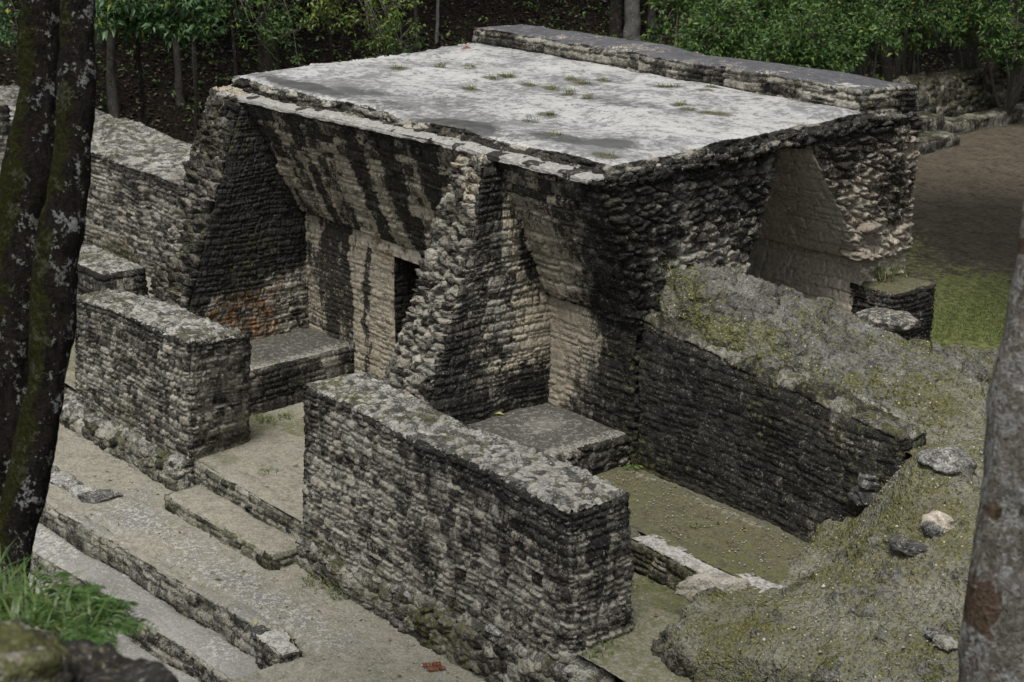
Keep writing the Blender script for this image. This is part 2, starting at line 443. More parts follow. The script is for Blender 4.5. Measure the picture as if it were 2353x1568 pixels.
MBENCH = floor_mat('bench_plaster', base=(.24, .23, .2), base2=(.09, .085, .07), grey=(.045, .045, .042), white=(.42, .40, .36), thr=(.42, .6), whk=.5)
def mound_mat():
    n = NB('mound_gravel_moss')
    f1 = n.noise(1.3, 6, .6, dist=.4); f2 = n.noise(5, 6, .75); f3 = n.noise(13, 2, .75, gain=3.2)
    moss, dark, rock_ = n.att('moss'), n.att('dark'), n.att('cream')
    f4 = n.noise(30, 1.5, .7, gain=3.2)
    c = n.mix(n.add(n.mul(f2, .35), n.mul(f3, .65)), (.055, .053, .038), (.37, .36, .295))
    c = n.mix(n.step(n.add(rock_, n.mul(n.add(f2, -.5), .5)), .4, .6), c, n.mix(n.add(n.add(n.mul(n.att('rnd'), .45), n.mul(f3, .30)), n.mul(n.add(f4, n.mul(n.att('mort'), -1.0)), .3)), (.016, .016, .014), (.27, .265, .24)))
    c = n.mix(n.mul(n.step(n.add(n.add(n.mul(f1, .5), n.mul(f2, .4)), n.add(n.mul(moss, .45), n.mul(n.add(f3, -.5), .5))), .46, .82), .9), c, n.mix(f4, (.042, .043, .014), (.17, .165, .062)))
    c = n.mix(n.mul(n.math('SUBTRACT', 1, n.step(n.voro(17), .12, .22)), n.step(f3, .35, .7)), c, n.mix(f4, (.22, .21, .18), (.58, .56, .52)))
    c = n.mix(n.mul(dark, .8), c, n.mix(f3, (.018, .018, .012), (.14, .13, .105)))
    n.bump(n.add(f3, n.add(n.mul(f2, .7), n.mul(n.math('SUBTRACT', 1, n.step(n.voro(15), .05, .2)), .6))), 1, .03)
    return n.fin(c, .95, .06)
MMOUND = mound_mat()
def dirt_mat():
    n = NB('plaza_soil_grass')
    f1 = n.noise(.35, 5, .6); f2 = n.noise(2.3, 7, .65); f3 = n.noise(9, 2, .75, gain=3.2)
    moss = n.att('moss')
    c = n.mix(n.add(n.mul(f3, .55), n.mul(f2, .45)), (.035, .03, .022), (.13, .11, .08))
    c = n.mix(n.math('SUBTRACT', 1, n.step(n.voro(9), .10, .2)), c, (.14, .12, .07))
    g = n.step(n.add(n.add(n.mul(moss, .9), n.mul(n.add(f2, -.5), .4)), n.mul(n.add(f3, -.5), .6)), .5, .8)
    c = n.mix(n.mul(g, .85), c, n.mix(f3, (.05, .065, .02), (.17, .19, .07)))
    n.bump(f3, .8, .03)
    return n.fin(c, .95, .1)
MDIRT = dirt_mat()
def hill_mat():
    n = NB('forest_floor_litter')
    f2 = n.noise(2.3, 7, .65); f3 = n.noise(9, 8, .75); v = n.voro(7, out='Color')
    c = n.mix(n.step(f3, .2, 1), (.007, .0065, .005), (.038, .029, .02))
    c = n.mix(n.math('SUBTRACT', 1, n.step(n.voro(6), .15, .22)), c, (.06, .048, .03))
    n.bump(n.add(f3, n.voro(6)), 1, .08)
    return n.fin(c, .95, .1)
MHILL = hill_mat()
def leaf_mat(name, a, b, c2=None, trans=.25):
    n = NB(name)
    r = n.att('rnd')
    f = n.noise(.9, 3, .5)
    c = n.mix(r, a, b)
    if c2: c = n.mix(n.step(r, .93, .96), c, c2)
    n.fin(c, .45, .4)
    n.b.inputs['Transmission Weight'].default_value = 0
    tr = n.t.nodes.new('ShaderNodeBsdfTranslucent'); ms = n.t.nodes.new('ShaderNodeMixShader'); ms.inputs[0].default_value = trans
    n.l(c, tr.inputs[0]); n.l(n.b.outputs[0], ms.inputs[1]); n.l(tr.outputs[0], ms.inputs[2]); n.l(ms.outputs[0], n.out.inputs[0])
    return n.m
MLEAF = leaf_mat('bush_leaf', (.022, .06, .016), (.105, .185, .045), (.20, .26, .04))
MLEAF2 = leaf_mat('broad_leaf', (.035, .085, .03), (.08, .16, .06), (.28, .30, .05))
MLEAFD = leaf_mat('canopy_leaf', (.025, .06, .018), (.05, .10, .03))
MLEAFY = leaf_mat('light_leaf', (.07, .12, .025), (.16, .22, .04), (.3, .3, .05))
MGR = leaf_mat('grass_blade', (.07, .11, .03), (.16, .20, .06), (.3, .28, .12))
MLIT = leaf_mat('fallen_leaf', (.012, .010, .007), (.055, .042, .027), (.12, .10, .05), .05)
MDEAD = leaf_mat('brown_leaf', (.14, .045, .02), (.2, .07, .03), None, .1)
MYEL = leaf_mat('yellow_leaf', (.35, .33, .10), (.42, .38, .12), None, .1)
def bark_mat(name, lo, hi, lich=(.42, .44, .42), lk=.7, moss=True, lthr=(.66, .74)):
    n = NB(name)
    vs = n.scale(n.pos, (1, 1, .35))
    f1 = n.noise(2.2, 6, .6); f2 = n.noise(16, 6, .75, vec=vs, gain=3.6); f3 = n.noise(34, 4, .75, gain=3.6); f5 = n.noise(8, 5, .7, gain=3.4)
    cr, mo = n.att('cream'), n.att('moss')
    c = n.mix(n.add(n.mul(f2, .65), n.mul(f3, .35)), lo, hi)
    c = n.mix(n.mul(n.step(n.add(n.add(n.mul(f5, .5), n.mul(f1, .18)), n.mul(f3, .30)), lthr[0], lthr[1]), lk), c, n.mix(f3, tuple(x * .6 for x in lich), lich))
    c = n.mix(n.step(n.add(cr, n.mul(n.add(f5, -.5), .5)), .75, .85), c, n.mix(f3, (.10, .072, .052), (.20, .145, .105)))
    if moss: c = n.mix(n.mul(n.step(n.add(mo, n.mul(n.add(f5, -.5), .9)), .5, .7), .85), c, n.mix(f3, (.025, .03, .006), (.05, .055, .012)))
    n.bump(n.add(f2, n.mul(f3, .5)), 1, .06)
    return n.fin(c, .95, .08)
MBARK = bark_mat('dark_mossy_bark', (.008, .007, .006), (.042, .036, .03), lk=.85, lthr=(.62, .70))
MBARK2 = bark_mat('mottled_bark', (.10, .088, .072), (.34, .32, .285), lich=(.48, .49, .48), lk=.8, lthr=(.46, .62))
MBARKP = bark_mat('pale_bark', (.16, .16, .15), (.34, .34, .32), lk=.3, moss=False)
MBARKD = bark_mat('forest_bark', (.02, .017, .013), (.08, .072, .06), lk=.35)
MBARKG = bark_mat('grey_forest_bark', (.06, .057, .048), (.14, .135, .12), lk=.35)
MTWIG = bark_mat('twig_bark', (.12, .11, .09), (.3, .28, .24), lk=.2, moss=False)

# ------------------------------------------------------------------ plants and rocks
def tube_arr(pts, rad, seg=6, lobes=0, noise_amp=0, seed=0):
    pts = np.asarray(pts, float); rad = np.asarray(rad, float); n = len(pts)
    T = np.gradient(pts, axis=0); T /= np.linalg.norm(T, axis=1, keepdims=True) + 1e-9
    ref = np.where(np.abs(T[:, 2:3]) > .9, np.array([[1., 0, 0]]), np.array([[0, 0, 1.]]))
    A = np.cross(T, ref); A /= np.linalg.norm(A, axis=1, keepdims=True) + 1e-9; Bn = np.cross(T, A)
    th = np.linspace(0, 2 * math.pi, seg, endpoint=False)
    V = pts[:, None] + rad[:, None, None] * (np.cos(th)[None, :, None] * A[:, None] + np.sin(th)[None, :, None] * Bn[:, None])
    V = V.reshape(-1, 3)
    i = np.arange(n - 1)[:, None] * seg; j = np.arange(seg)[None, :]; j2 = (j + 1) % seg
    F = np.stack([i + j, i + seg + j, i + seg + j2, i + j2], -1).reshape(-1, 4)
    return V, F
def resample(pts, rad, step):
    pts = np.asarray(pts, float); rad = np.asarray(rad, float)
    d = np.r_[0, np.cumsum(np.linalg.norm(np.diff(pts, axis=0), axis=1))]
    m = max(3, int(d[-1] / step)); t = np.linspace(0, d[-1], m)
    def sm(y):
        # Catmull-Rom like: linear then smooth
        z = np.interp(t, d, y); k = max(1, int(m / len(pts) / 2)); ker = np.hanning(2 * k + 3)[1:-1]; ker /= ker.sum()
        zp = np.pad(z, k + 1 if len(ker) == 2 * k + 3 else len(ker) // 2, mode='reflect', reflect_type='odd'); return np.convolve(zp, ker, 'valid')[:m]
    return np.stack([sm(pts[:, k]) for k in range(3)], -1), sm(rad)
def trunk(name, pts, rad, mat, parent, seg=14, step=.1, bump=.08, seed=0, attr=None, smooth=True):
    p, r = resample(pts, rad, step)
    V, F = tube_arr(p, r, seg)
    c = np.repeat(p, seg, 0); N = V - c; rr = np.linalg.norm(N, axis=1, keepdims=True); N /= rr + 1e-9
    d = rr[:, 0] * .5 * bump * (np.abs(fbm(V, 2.2 / max(.05, r.mean()), 4, seed + 9, .6, (1, 1, .22)) - .5) * 2 - .5) + rr[:, 0] * bump * ((fbm(V, 1.8 / max(.05, r.mean()) * .3, 3, seed) - .5) * 2 + .5 * (fbm(V, 2.4 / max(.05, r.mean()), 3, seed + 4, ax=(1, 1, .4)) - .5))
    V2 = V + N * d[:, None]
    A = {k: np.zeros(len(V)) for k in ATT}
    if attr: A.update(attr(V2, N))
    return mesh(name, V2, F, mat, parent, A, smooth=smooth)
def join(parts):
    V, F, o = [], [], 0
    for v, f in parts:
        V.append(v); F.append(f + o); o += len(v)
    return np.concatenate(V), np.concatenate(F)
def leaves(pos, dirs, size, rs, w=.42, droop=.25):
    """folded leaves: pos (n,3), dirs (n,3) pointing direction, size (n)"""
    n = len(pos); dirs = dirs / (np.linalg.norm(dirs, axis=1, keepdims=True) + 1e-9)
    rv = rs.randn(n, 3) * .5 + np.array([0, 0, 1.0]); sd_ = np.cross(dirs, rv); sd_ /= np.linalg.norm(sd_, axis=1, keepdims=True) + 1e-9
    up = np.cross(sd_, dirs)
    s = size[:, None]
    b = pos; m = pos + dirs * s * .5 + up * s * .03; t = pos + dirs * s - np.array([0, 0, 1]) * s * droop
    l = m + sd_ * s * w * .5 + up * s * .10; r = m - sd_ * s * w * .5 + up * s * .10
    V = np.stack([b, l, t, r, m], 1).reshape(-1, 3)
    k = np.arange(n)[:, None] * 5
    F = np.concatenate([k + np.array([[0, 4, 1]]), k + np.array([[4, 2, 1]]), k + np.array([[0, 3, 4]]), k + np.array([[4, 3, 2]])])
    rn = np.repeat(rs.rand(n), 5)
    return V, F, rn
def crown_pts(blobs, n, rs, gap=.45, gsc=.8, seed=0, shell=.5):
    out = []
    vol = np.array([b[1][0] * b[1][1] * b[1][2] for b in blobs]); vol = vol / vol.sum()
    for (c, r), f in zip(blobs, vol):
        k = int(n * f * 2.2) + 5
        d = rs.randn(k, 3); d /= np.linalg.norm(d, axis=1, keepdims=True)
        q = np.array(c) + d * (rs.rand(k, 1) ** shell) * np.array(r)
        m = fbm(q, gsc, 2, seed) > gap
        out.append(q[m][:int(n * f) + 1])
    return np.concatenate(out)
def clusters(P, rs, per=6, size=.12, spread=.06, out=None, centre=None, upb=.2):
    n = len(P)
    base = np.repeat(P, per, 0)
    d = rs.randn(n * per, 3); d[:, 2] = d[:, 2] * .5 + upb
    if centre is not None:
        o = base - centre; o /= np.linalg.norm(o, axis=1, keepdims=True) + 1e-9; d = d * .8 + o * .6
    d /= np.linalg.norm(d, axis=1, keepdims=True)
    return leaves(base + d * spread * .4, d, size * (.6 + .7 * rs.rand(n * per)), rs)
def limbs(root, P, rs, nl=7, r0=.06, tw=80, tr=.008):
    """limbs from a root point to the crown, twigs to leaf clusters"""
    parts = []; idx = rs.choice(len(P), min(nl, len(P)), False); nodes = []
    for i in idx:
        t = np.linspace(0, 1, 7)[:, None]; mid = (root + P[i]) / 2 + rs.randn(3) * .25 * np.linalg.norm(P[i] - root) * .4
        pts = (1 - t) ** 2 * root + 2 * t * (1 - t) * mid + t ** 2 * P[i]
        parts.append(tube_arr(pts, np.linspace(r0, r0 * .25, 7), 5)); nodes += [pts[k] for k in (2, 3, 4, 5, 6)]
    nodes = np.array(nodes)
    for i in rs.choice(len(P), min(tw, len(P)), False):
        j = np.argmin(((nodes - P[i]) ** 2).sum(1)); a = nodes[j]; b = P[i]
        t = np.linspace(0, 1, 5)[:, None]; mid = (a + b) / 2 + rs.randn(3) * .2 * np.linalg.norm(b - a)
        pts = (1 - t) ** 2 * a + 2 * t * (1 - t) * mid + t ** 2 * b
        parts.append(tube_arr(pts, np.linspace(tr, tr * .4, 5), 3))
    return join(parts)
def zattr(n, rnd=None):
    A = {k: np.zeros(n) for k in ATT}
    if rnd is not None: A['rnd'] = rnd
    return A
def rock(name, c, r, mat, seed, label=None, cat='stone', group=None, dark=.4, moss=.2, res=28, parent=None, rz=0, flat=.0, cream=0.):
    """angular boulder with ledges"""
    th = np.linspace(0, 2 * math.pi, res * 2, endpoint=False); ph = np.linspace(.02, math.pi - .02, res)
    TH, PH = np.meshgrid(th, ph, indexing='ij')
    D = np.stack([np.cos(TH) * np.sin(PH), np.sin(TH) * np.sin(PH), np.cos(PH)], -1)
    e = 2.6
    nn = (np.abs(D) ** e).sum(-1) ** (1 / e)
    rad = 1 / nn
    rs = np.random.RandomState(seed)
    for _ in range(6):
        pn = rs.randn(3); pn /= np.linalg.norm(pn); h = .62 + .3 * rs.rand()
        dd = (D * pn).sum(-1); rad = np.where(dd > .05, np.minimum(rad, h / np.maximum(dd, .05)), rad)
    rad = rad * (1 + .16 * (fbm(D + seed, 2.2, 4, seed) - .5) * 2 + .05 * (fbm(D + seed, 9, 3, seed + 2) - .5) * 2)
    P = D * rad[..., None] * np.array(r)
    cz, sz = math.cos(rz), math.sin(rz)
    P = np.stack([P[..., 0] * cz - P[..., 1] * sz, P[..., 0] * sz + P[..., 1] * cz, P[..., 2]], -1) + np.array(c)
    nu, nv = res * 2, res - 1
    i = np.arange(nu)[:, None]; j = np.arange(nv)[None, :]; i2 = (i + 1) % nu
    F = np.stack([i * res + j, i * res + j + 1, i2 * res + j + 1, i2 * res + j], -1).reshape(-1, 4)
    V = P.reshape(-1, 3); A = zattr(len(V), np.full(len(V), rs.rand())); A['dark'] += dark; A['moss'] += moss; A['cream'] += cream
    org = np.array(c) - np.array([0, 0, r[2]])
    o = mesh(name, V, F, mat, parent, A, smooth=False, origin=None if parent else org)
    if label: tag(o, label, cat, group)
    return o
def tuft(c, n, h, spread, rs, wid=.006, lean=.7):
    """grass blades"""
    a = rs.rand(n) * 2 * math.pi; r0 = spread * np.sqrt(rs.rand(n))
    base = np.array(c) + np.stack([np.cos(a) * r0, np.sin(a) * r0, 0 * a], -1)
    b = rs.rand(n) * 2 * math.pi; L = h * (.5 + .7 * rs.rand(n)); ln = lean * (.4 + .9 * rs.rand(n))
    d = np.stack([np.cos(b), np.sin(b)], -1); s = np.stack([-np.sin(b), np.cos(b), 0 * b], -1) * wid
    rows = []
    for t, wd in ((0, 1), (.35, .9), (.7, .6), (1, .05)):
        hx = ln * L * t ** 1.8; hz = L * (t - .38 * ln * t ** 2.5)
        p = base + np.stack([d[:, 0] * hx, d[:, 1] * hx, hz], -1)
        rows += [p - s * wd, p + s * wd]
    V = np.stack(rows, 1).reshape(-1, 3); k = np.arange(n)[:, None] * 8
    F = np.concatenate([k + np.array([[q, q + 1, q + 3, q + 2]]) for q in (0, 2, 4)])
    return V, F, np.repeat(rs.rand(n), 8)
def fern_frond(c, ang, L, rs, lift=.6, n=14):
    """one pinnate frond"""
    t = np.linspace(0, 1, n); d = np.array([math.cos(ang), math.sin(ang), 0]); s = np.array([-d[1], d[0], 0])
    mid = np.array(c) + d * (t * L)[:, None] + np.array([0, 0, 1]) * (L * (lift * t - .75 * lift * t ** 2 * 1.3))[:, None]
    Vs, Fs, R_ = [], [], []
    tb = tube_arr(mid, np.linspace(.004, .0015, n), 3)
    pos, dr, sz = [], [], []
    for k in range(1, n):
        for sg in (-1, 1):
            pos.append(mid[k]); dr.append(s * sg + d * .45 + np.array([0, 0, -.1])); sz.append(L * .33 * math.sin(math.pi * (.12 + .83 * t[k])) )
    V, F, rn = leaves(np.array(pos), np.array(dr), np.array(sz), rs, w=.22, droop=.1)
    tq = np.concatenate([tb[1][:, [0, 1, 2]], tb[1][:, [0, 2, 3]]])
    V2, F2 = join([(V, F), (tb[0], tq)])
    return V2, F2, np.r_[rn, np.full(len(tb[0]), .5)]
def merge3(lst):
    V, F = join([(a, b) for a, b, c in lst]); return V, F, np.concatenate([c for a, b, c in lst])

# ================================================================== STAIN RECIPES (real stains, plus shade painted on the door reveal, in metres on the walls)
def blend(*a): return np.clip(sum(a), 0, 1)
def st_front(zt=1.6, base=.30, k=.35):
    """free-standing front walls: algae crust heaviest at the top, moss at the foot"""
    def f(kind, P, A, N):
        z = P[..., 2]; n = fbm(P, .9, 3, 5)
        if kind == 'top':
            return dict(dark=.12 + .25 * sst(.4, .9, n), moss=.18 + .34 * A['mort'] + .28 * sst(.35, .8, fbm(P, 1.6, 3, 8)), cream=0 * z)
        dk = base + .10 + k * sst(-.6, 1.4, z - zt + .6) + .55 * (n - .5) + .35 * sst(.35, 0, zt - z)
        if kind == 'side1': dk = dk - .04
        return dict(dark=dk, moss=.42 * sst(.45, -.5, z) + .30 * sst(.5, .75, fbm(P, 1.3, 3, 9)) * sst(1.4, 0, z), cream=.45 * A['mort'] * sst(.45, .8, fbm(P, 1.1, 3, 12)),
                    rust=.4 * sst(.88, .98, fbm(P, 1.1, 2, 14)))
    return f
def st_plinth(kind, P, A, N):
    n = fbm(P, 1.5, 3, 15)
    return dict(dark=.32 + .5 * (n - .5), moss=.42 + .5 * (fbm(P, 2.2, 3, 16) - .5), cream=.35 * sst(.6, .75, n))
def st_core(kind, P, A, N):
    n = fbm(P, 1.2, 3, 21)
    return dict(dark=.20 + .7 * (n - .5), moss=.30 + .6 * (fbm(P, 1.1, 3, 22) - .5), cream=.25 * sst(.62, .75, fbm(P, 2, 2, 23)))
def streak(P, sc=2.6, seed=1, ax='x', lo=.45, hi=.55):
    c = P[..., 0] if ax == 'x' else P[..., 1]
    q = P3(c + .10 * (fbm(P, 3, 2, seed) - .5), P[..., 2] * .12, seed)
    return sst(lo - .16, hi + .10, fbm(q, sc, 5, seed + 2, .72))
def atS(px, py):
    z = 3.3
    for _ in range(12):
        p = atY(px, py, lerp(14.62, 13.74, (z - 2.33) / 1.92)); z = .5 * z + .5 * p[2]
    return p
SBAND = [(atS(x, 411)[0], w_, k) for x, w_, k in ((655, .10, .4), (680, .16, .6), (732, .15, .7), (775, .08, .45), (830, .20, 1.0), (900, .26, 1.0), (980, .26, 1.0))]
DB = [atY(x, 650, 14.68)[0] for x in (703, 745, 812, 838, 852, 908)]
def band(P, c, w_, sd_): return sst(1.35, .65, np.abs(P[..., 0] - c + .16 * (fbm(P, 2.2, 3, sd_) - .5) + .10 * (fbm(P3(P[..., 0], P[..., 2] * .2, sd_), 9, 3, sd_ + 1) - .5)) / w_)
def st_soffit(kind, P, A, N):
    z, X = P[..., 2], P[..., 0]
    s = (.62 * streak(P, 2.6, 31, 'x', .50, .58) + .5 * streak(P, 7.5, 36, 'x', .46, .60)) * sst(-17.3, -17.9, X) + streak(P, 1.3, 33, 'x', .40, .62) * .25 * sst(-17.9, -17.3, X)
    s = .45 * s
    for i_, (c_, w_, k_) in enumerate(SBAND): s = np.maximum(s, k_ * band(P, c_, w_, 300 + i_) * (.75 + .5 * A['rnd']))
    topb = sst(3.2, 4.2, z) * (.25 + .75 * A['rnd'])
    rt = sst(-16.9, -15.9, X - .25 * (z - 3.2) + .5 * (fbm(P, 1.5, 3, 35) - .5))
    return dict(dark=blend(.95 * s, .60 * topb * (.2 + A['rnd']), .8 * rt, .10 + .30 * (A['rnd'] - .5) - .3 * A['mort']), cream=np.clip(.75 - .3 * sst(3.6, 4.3, z) - .6 * rt, 0, 1), moss=.2 * rt, mort=A['mort'] * .6)
def st_backwall(kind, P, A, N):
    X, z, Yy = P[..., 0], P[..., 2], P[..., 1]
    left = sst(-19.0, -20.0, X)
    s = streak(P, 2.4, 41, 'x', .40, .50)
    warm = sst(1.2, 2.3, z) * sst(-22.6, -21.6, X)
    # plain plaster patch beside the second cross wall, ragged border
    e = (X + 17.6) - .9 * sst(.3, 1.8, z) + .8 * (fbm(P, 1.6, 4, 44) - .5)
    patch = sst(.7, -.45, e)
    rightk = sst(-17.0, -16.0, X)
    xw = X + .26 * (fbm(P, 2.5, 4, 311) - .5) + .10 * (fbm(P, 11, 2, 313) - .5)
    cb = sst(DB[2] - .04, DB[2] + .04, xw) * sst(DB[3] + .04, DB[3] - .04, xw) + sst(DB[4] - .04, DB[4] + .04, xw) * sst(DB[5] + .4, DB[5] + .3, xw)
    s = np.clip(1 - cb - .6 * sst(DB[0] - .1, DB[0], xw) * sst(DB[1] + .05, DB[1] - .1, xw), 0, 1) * np.where(X < -20.8, 1, s)
    dk_l = .10 + .62 * s + .45 * (fbm(P, 2.4, 4, 312) - .5) + .2 * streak(P, 8, 45, 'x', .4, .6) + .3 * (A['rnd'] - .5) - .15 * warm - .35 * sst(.9, .2, z)
    dk_r = .10 * (1 - rightk) + .74 * rightk * (.58 + .6 * (fbm(P, .8, 3, 46) - .5)) + .45 * (1 - patch) - .25 * sst(.7, 1.5, z) * sst(.5, .6, fbm(P, .6, 2, 49)) * rightk
    if kind == 'side1' and X.mean() < -21: return dict(dark=1.1 + 0 * X, cream=0 * X, moss=0 * X)  # doorway reveal: its shade painted in as solid black over the stain
    return dict(dark=np.where(X < -19, dk_l, dk_r), cream=left * .85 + (1 - left) * patch * 1.05 + .55 * rightk * sst(.68, .9, fbm(P, 2.2, 4, 43)) + .35 * rightk * sst(.9, .3, z) * sst(.5, .8, fbm(P, 3, 3, 42)), rust=left * .35 * (warm + sst(.8, .2, z)) * fbm(P, 1.5, 2, 47) * 1.6,
                moss=(1 - left) * (.22 * rightk * sst(.4, .8, fbm(P, 1.1, 3, 48)) + .18 * sst(.9, .3, z) * rightk) + .22 * rightk * (1 + 0 * z), mort=A['mort'] * np.where(X < -17, .8, .3))
def st_crossL(kind, P, A, N):
    X, Y_, z = P[..., 0], P[..., 1], P[..., 2]
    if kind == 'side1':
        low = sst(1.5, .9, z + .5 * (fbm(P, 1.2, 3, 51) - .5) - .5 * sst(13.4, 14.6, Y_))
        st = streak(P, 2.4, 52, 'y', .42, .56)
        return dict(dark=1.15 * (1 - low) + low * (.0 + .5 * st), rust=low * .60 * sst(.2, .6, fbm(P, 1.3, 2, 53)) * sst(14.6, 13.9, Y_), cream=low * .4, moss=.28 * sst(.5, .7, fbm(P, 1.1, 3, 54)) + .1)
    return dict(dark=.34 + .4 * (fbm(P, 1, 3, 56) - .5) + .3 * A['rnd'] - .3 * A['mort'], moss=.30 + .35 * A['mort'] + .3 * (fbm(P, 2, 3, 55) - .5), cream=0 * z)
def st_crossM(kind, P, A, N):
    X, Y_, z = P[..., 0], P[..., 1], P[..., 2]
    if kind == 'side1':
        g = np.exp(-((z - 1.9) / .75) ** 2) * sst(12.9, 14.3, Y_) + .75 * np.exp(-((z - 3.3) / .9) ** 2 - ((Y_ - 14.05) / .18) ** 2)
        n = fbm(P, 1.6, 4, 57)
        return dict(dark=blend(.62 + .7 * (n - .5) + .3 * (A['rnd'] - .5) - .55 * g + .5 * sst(2.5, 2.9, z) * sst(14.15, 14.5, Y_)), cream=1.05 * g * sst(.3, .5, n + .1), moss=.12, rust=.1 + .15 * sst(2, 3.4, z), mort=A['mort'] * .6)
    if kind == 'top': return dict(dark=.3, cream=.6 * sst(.5, .6, fbm(P, 2, 2, 58)) + 0 * z)
    return dict(dark=.30 + .6 * (fbm(P, 1.1, 3, 59) - .5), moss=.22 + .5 * (fbm(P, 1.6, 3, 60) - .5), cream=.8 * sst(.66, .72, fbm(P, 2.3, 2, 61)) * sst(3, 4, z) + .2 * A['mort'])
def st_end(kind, P, A, N):
    X, Y_, z = P[..., 0], P[..., 1], P[..., 2]; n = fbm(P, 1.3, 3, 63)
    g = sst(3.4, 2.6, z) * sst(14.9, 15.4, Y_) * sst(17.2, 16.8, Y_) + sst(3.1, 2.4, z) * sst(19, 19.3, Y_)
    return dict(dark=.44 + .7 * (n - .5) - .35 * g + .3 * sst(15, 14.3, Y_) + .25 * sst(3.9, 4.3, z), cream=g * (.35 + .5 * A['mort']), rust=.28 * sst(.5, .7, fbm(P, 2.3, 2, 64)) + .1, moss=.35 * sst(15.2, 14.2, Y_) * sst(.4, .6, n) + .05, mort=A['mort'] * .35)
def st_inner(kind, P, A, N):
    n = fbm(P, 1.1, 3, 66)
    return dict(dark=-.30 + .6 * (n - .5), cream=.85 + .25 * (fbm(P, 2.3, 3, 67) - .5), moss=0 * n, mort=.2 * A['mort'])

# ================================================================== GROUND
E_TOP = -.8
def gz(X, Y):
    front = -2.6 + 2.6 * sst(13.5, 18.0, Y)
    return front + .05 * (fbm(P3(X, Y), .25, 3, 70) - .5)
def gst(kind, P, A, N):
    X, Y = P[..., 0], P[..., 1]
    c1 = atZ(2250, 760, 0); c2 = atZ(2230, 690, 0)
    d = np.sqrt(((X - c1[0]) / 2.6) ** 2 + ((Y - c1[1]) / 4.0) ** 2)
    return dict(moss=.85 * sst(1.4, .45, d) + .30 * sst(3.0, 1.2, d) + .5 * sst(.55, .75, fbm(P, .3, 3, 71)) * sst(2.8, 2, d))
sheet('ground', -60, 60, -40, 90, .35, gz, rec_smooth(.02, .6, 3), MDIRT, stain=gst, kind='structure')
sheet('plaza', -36, -8, 17.6, 48, .10, lambda X, Y: .03 + .05 * (fbm(P3(X, Y), .3, 3, 72) - .5), rec_smooth(.015, 2, 4, .006), MDIRT, stain=gst, kind='structure')
# far ground ring so that the sheet reaches the horizon
sheet('far_ground', -420, 420, -420, 420, 12, lambda X, Y: -2.8 + 3.2 * sst(30, 60, np.hypot(X + 20, Y - 20)) * sst(-40, 10, Y), rec_smooth(.0, .1, 3, 0), MHILL, kind='structure')

HO, HD = np.array([-37, 30.]), np.array([-.95, .3])
def hillz(X, Y):
    h = ((X - HO[0]) * HD[0] + (Y - HO[1]) * HD[1])
    q = P3(np.asarray(X, float), np.asarray(Y, float))
    return np.maximum(h, -3) * .5 + 1.1 * (fbm(q, .16, 4, 73) - .5) * sst(-1, 3, h) + .12 * (fbm(q, 1.2, 3, 74) - .5) - .05
hill = sheet('hill', -85, -27, 0, 80, .22, hillz, rec_smooth(.03, 1.5, 5, .0), MHILL, kind='structure', keep=lambda X, Y: ((X - HO[0]) * HD[0] + (Y - HO[1]) * HD[1]) > -.9)

# ---------------------------------------------------------------- terrace, floors
def st_terr(kind, P, A, N):
    X, Y = P[..., 0], P[..., 1]; n = fbm(P, .9, 3, 81)
    edge = sst(10.6, 11.1, Y) * .55
    pk = np.exp(-((Y - 9.95 - .03 * (X + 20)) / .42) ** 2) * sst(-22.2, -21.4, X) * sst(-15.4, -16.2, X)
    return dict(moss=edge + .35 * sst(-16.3, -15.4, X) * sst(9.9, 9.3, Y) + .12 + .45 * (n - .5), dark=.7 * pk * (.3 + n), cream=.45 * pk)
def terr_z(X, Y):
    e1 = 9.13 + (X + 22.5) * .065
    right = sst(-16.1, -15.6, X)
    drop = sst(0, 1.5, (e1 + .12) - Y) * right
    return E_TOP + .010 - .07 * sst(.14, 0, Y - (e1 + .22)) * (1 - right) - drop * .9 + .10 * sst(-15, -12.5, X) + .03 * (fbm(P3(X, Y), .7, 3, 83) - .5)
sheet('terrace', -34, -11.2, 8.0, 11.6, .03, terr_z, rec_smooth(.012, 3, 6, .006), MFL, stain=st_terr, kind='structure',
      keep=lambda X, Y: (Y > 9.13 + (X + 22.5) * .065 + .22) | (X > -16.05) | ((X > -16.7) & (Y > 9.52)))
def fl_z(X, Y): return -.36 + .36 * sst(-18, -13.2, X) + .03 * (fbm(P3(X, Y), .8, 3, 85) - .5)
def st_fl(kind, P, A, N):
    X, Y = P[..., 0], P[..., 1]; n = fbm(P, .9, 3, 86)
    return dict(moss=.2 + .45 * sst(-15.5, -14, X) + .5 * sst(.5, .7, n) + .5 * sst(11.7, 11.3, np.abs(Y - 11.2) + 11.2) * 0, dark=.35 * sst(.55, .7, n), cream=.2)
sheet('floor', -34, -11.0, 11.13, 15.2, .03, fl_z, rec_smooth(.010, 3, 7, .006), MFL, stain=st_fl, kind='structure')
# the edge of the floor, a kerb of stones
sheet('room_floor', -17.5, -11.8, 13.30, 14.75, .025, lambda X, Y: .372 + .02 * (fbm(P3(X, Y), .8, 3, 87) - .5), rec_smooth(.012, 4, 8, .008), MROOM,
      stain=lambda k, P, A, N: dict(moss=.5 + .5 * (fbm(P, 1.2, 3, 88) - .5), cream=.9 * sst(14.42, 14.52, P[..., 1]) * sst(14.60, 14.56, P[..., 1]) * sst(.4, .5, fbm(P, 2.2, 3, 90)), dark=.5 * sst(14.42, 14.5, P[..., 1])), kind='structure')

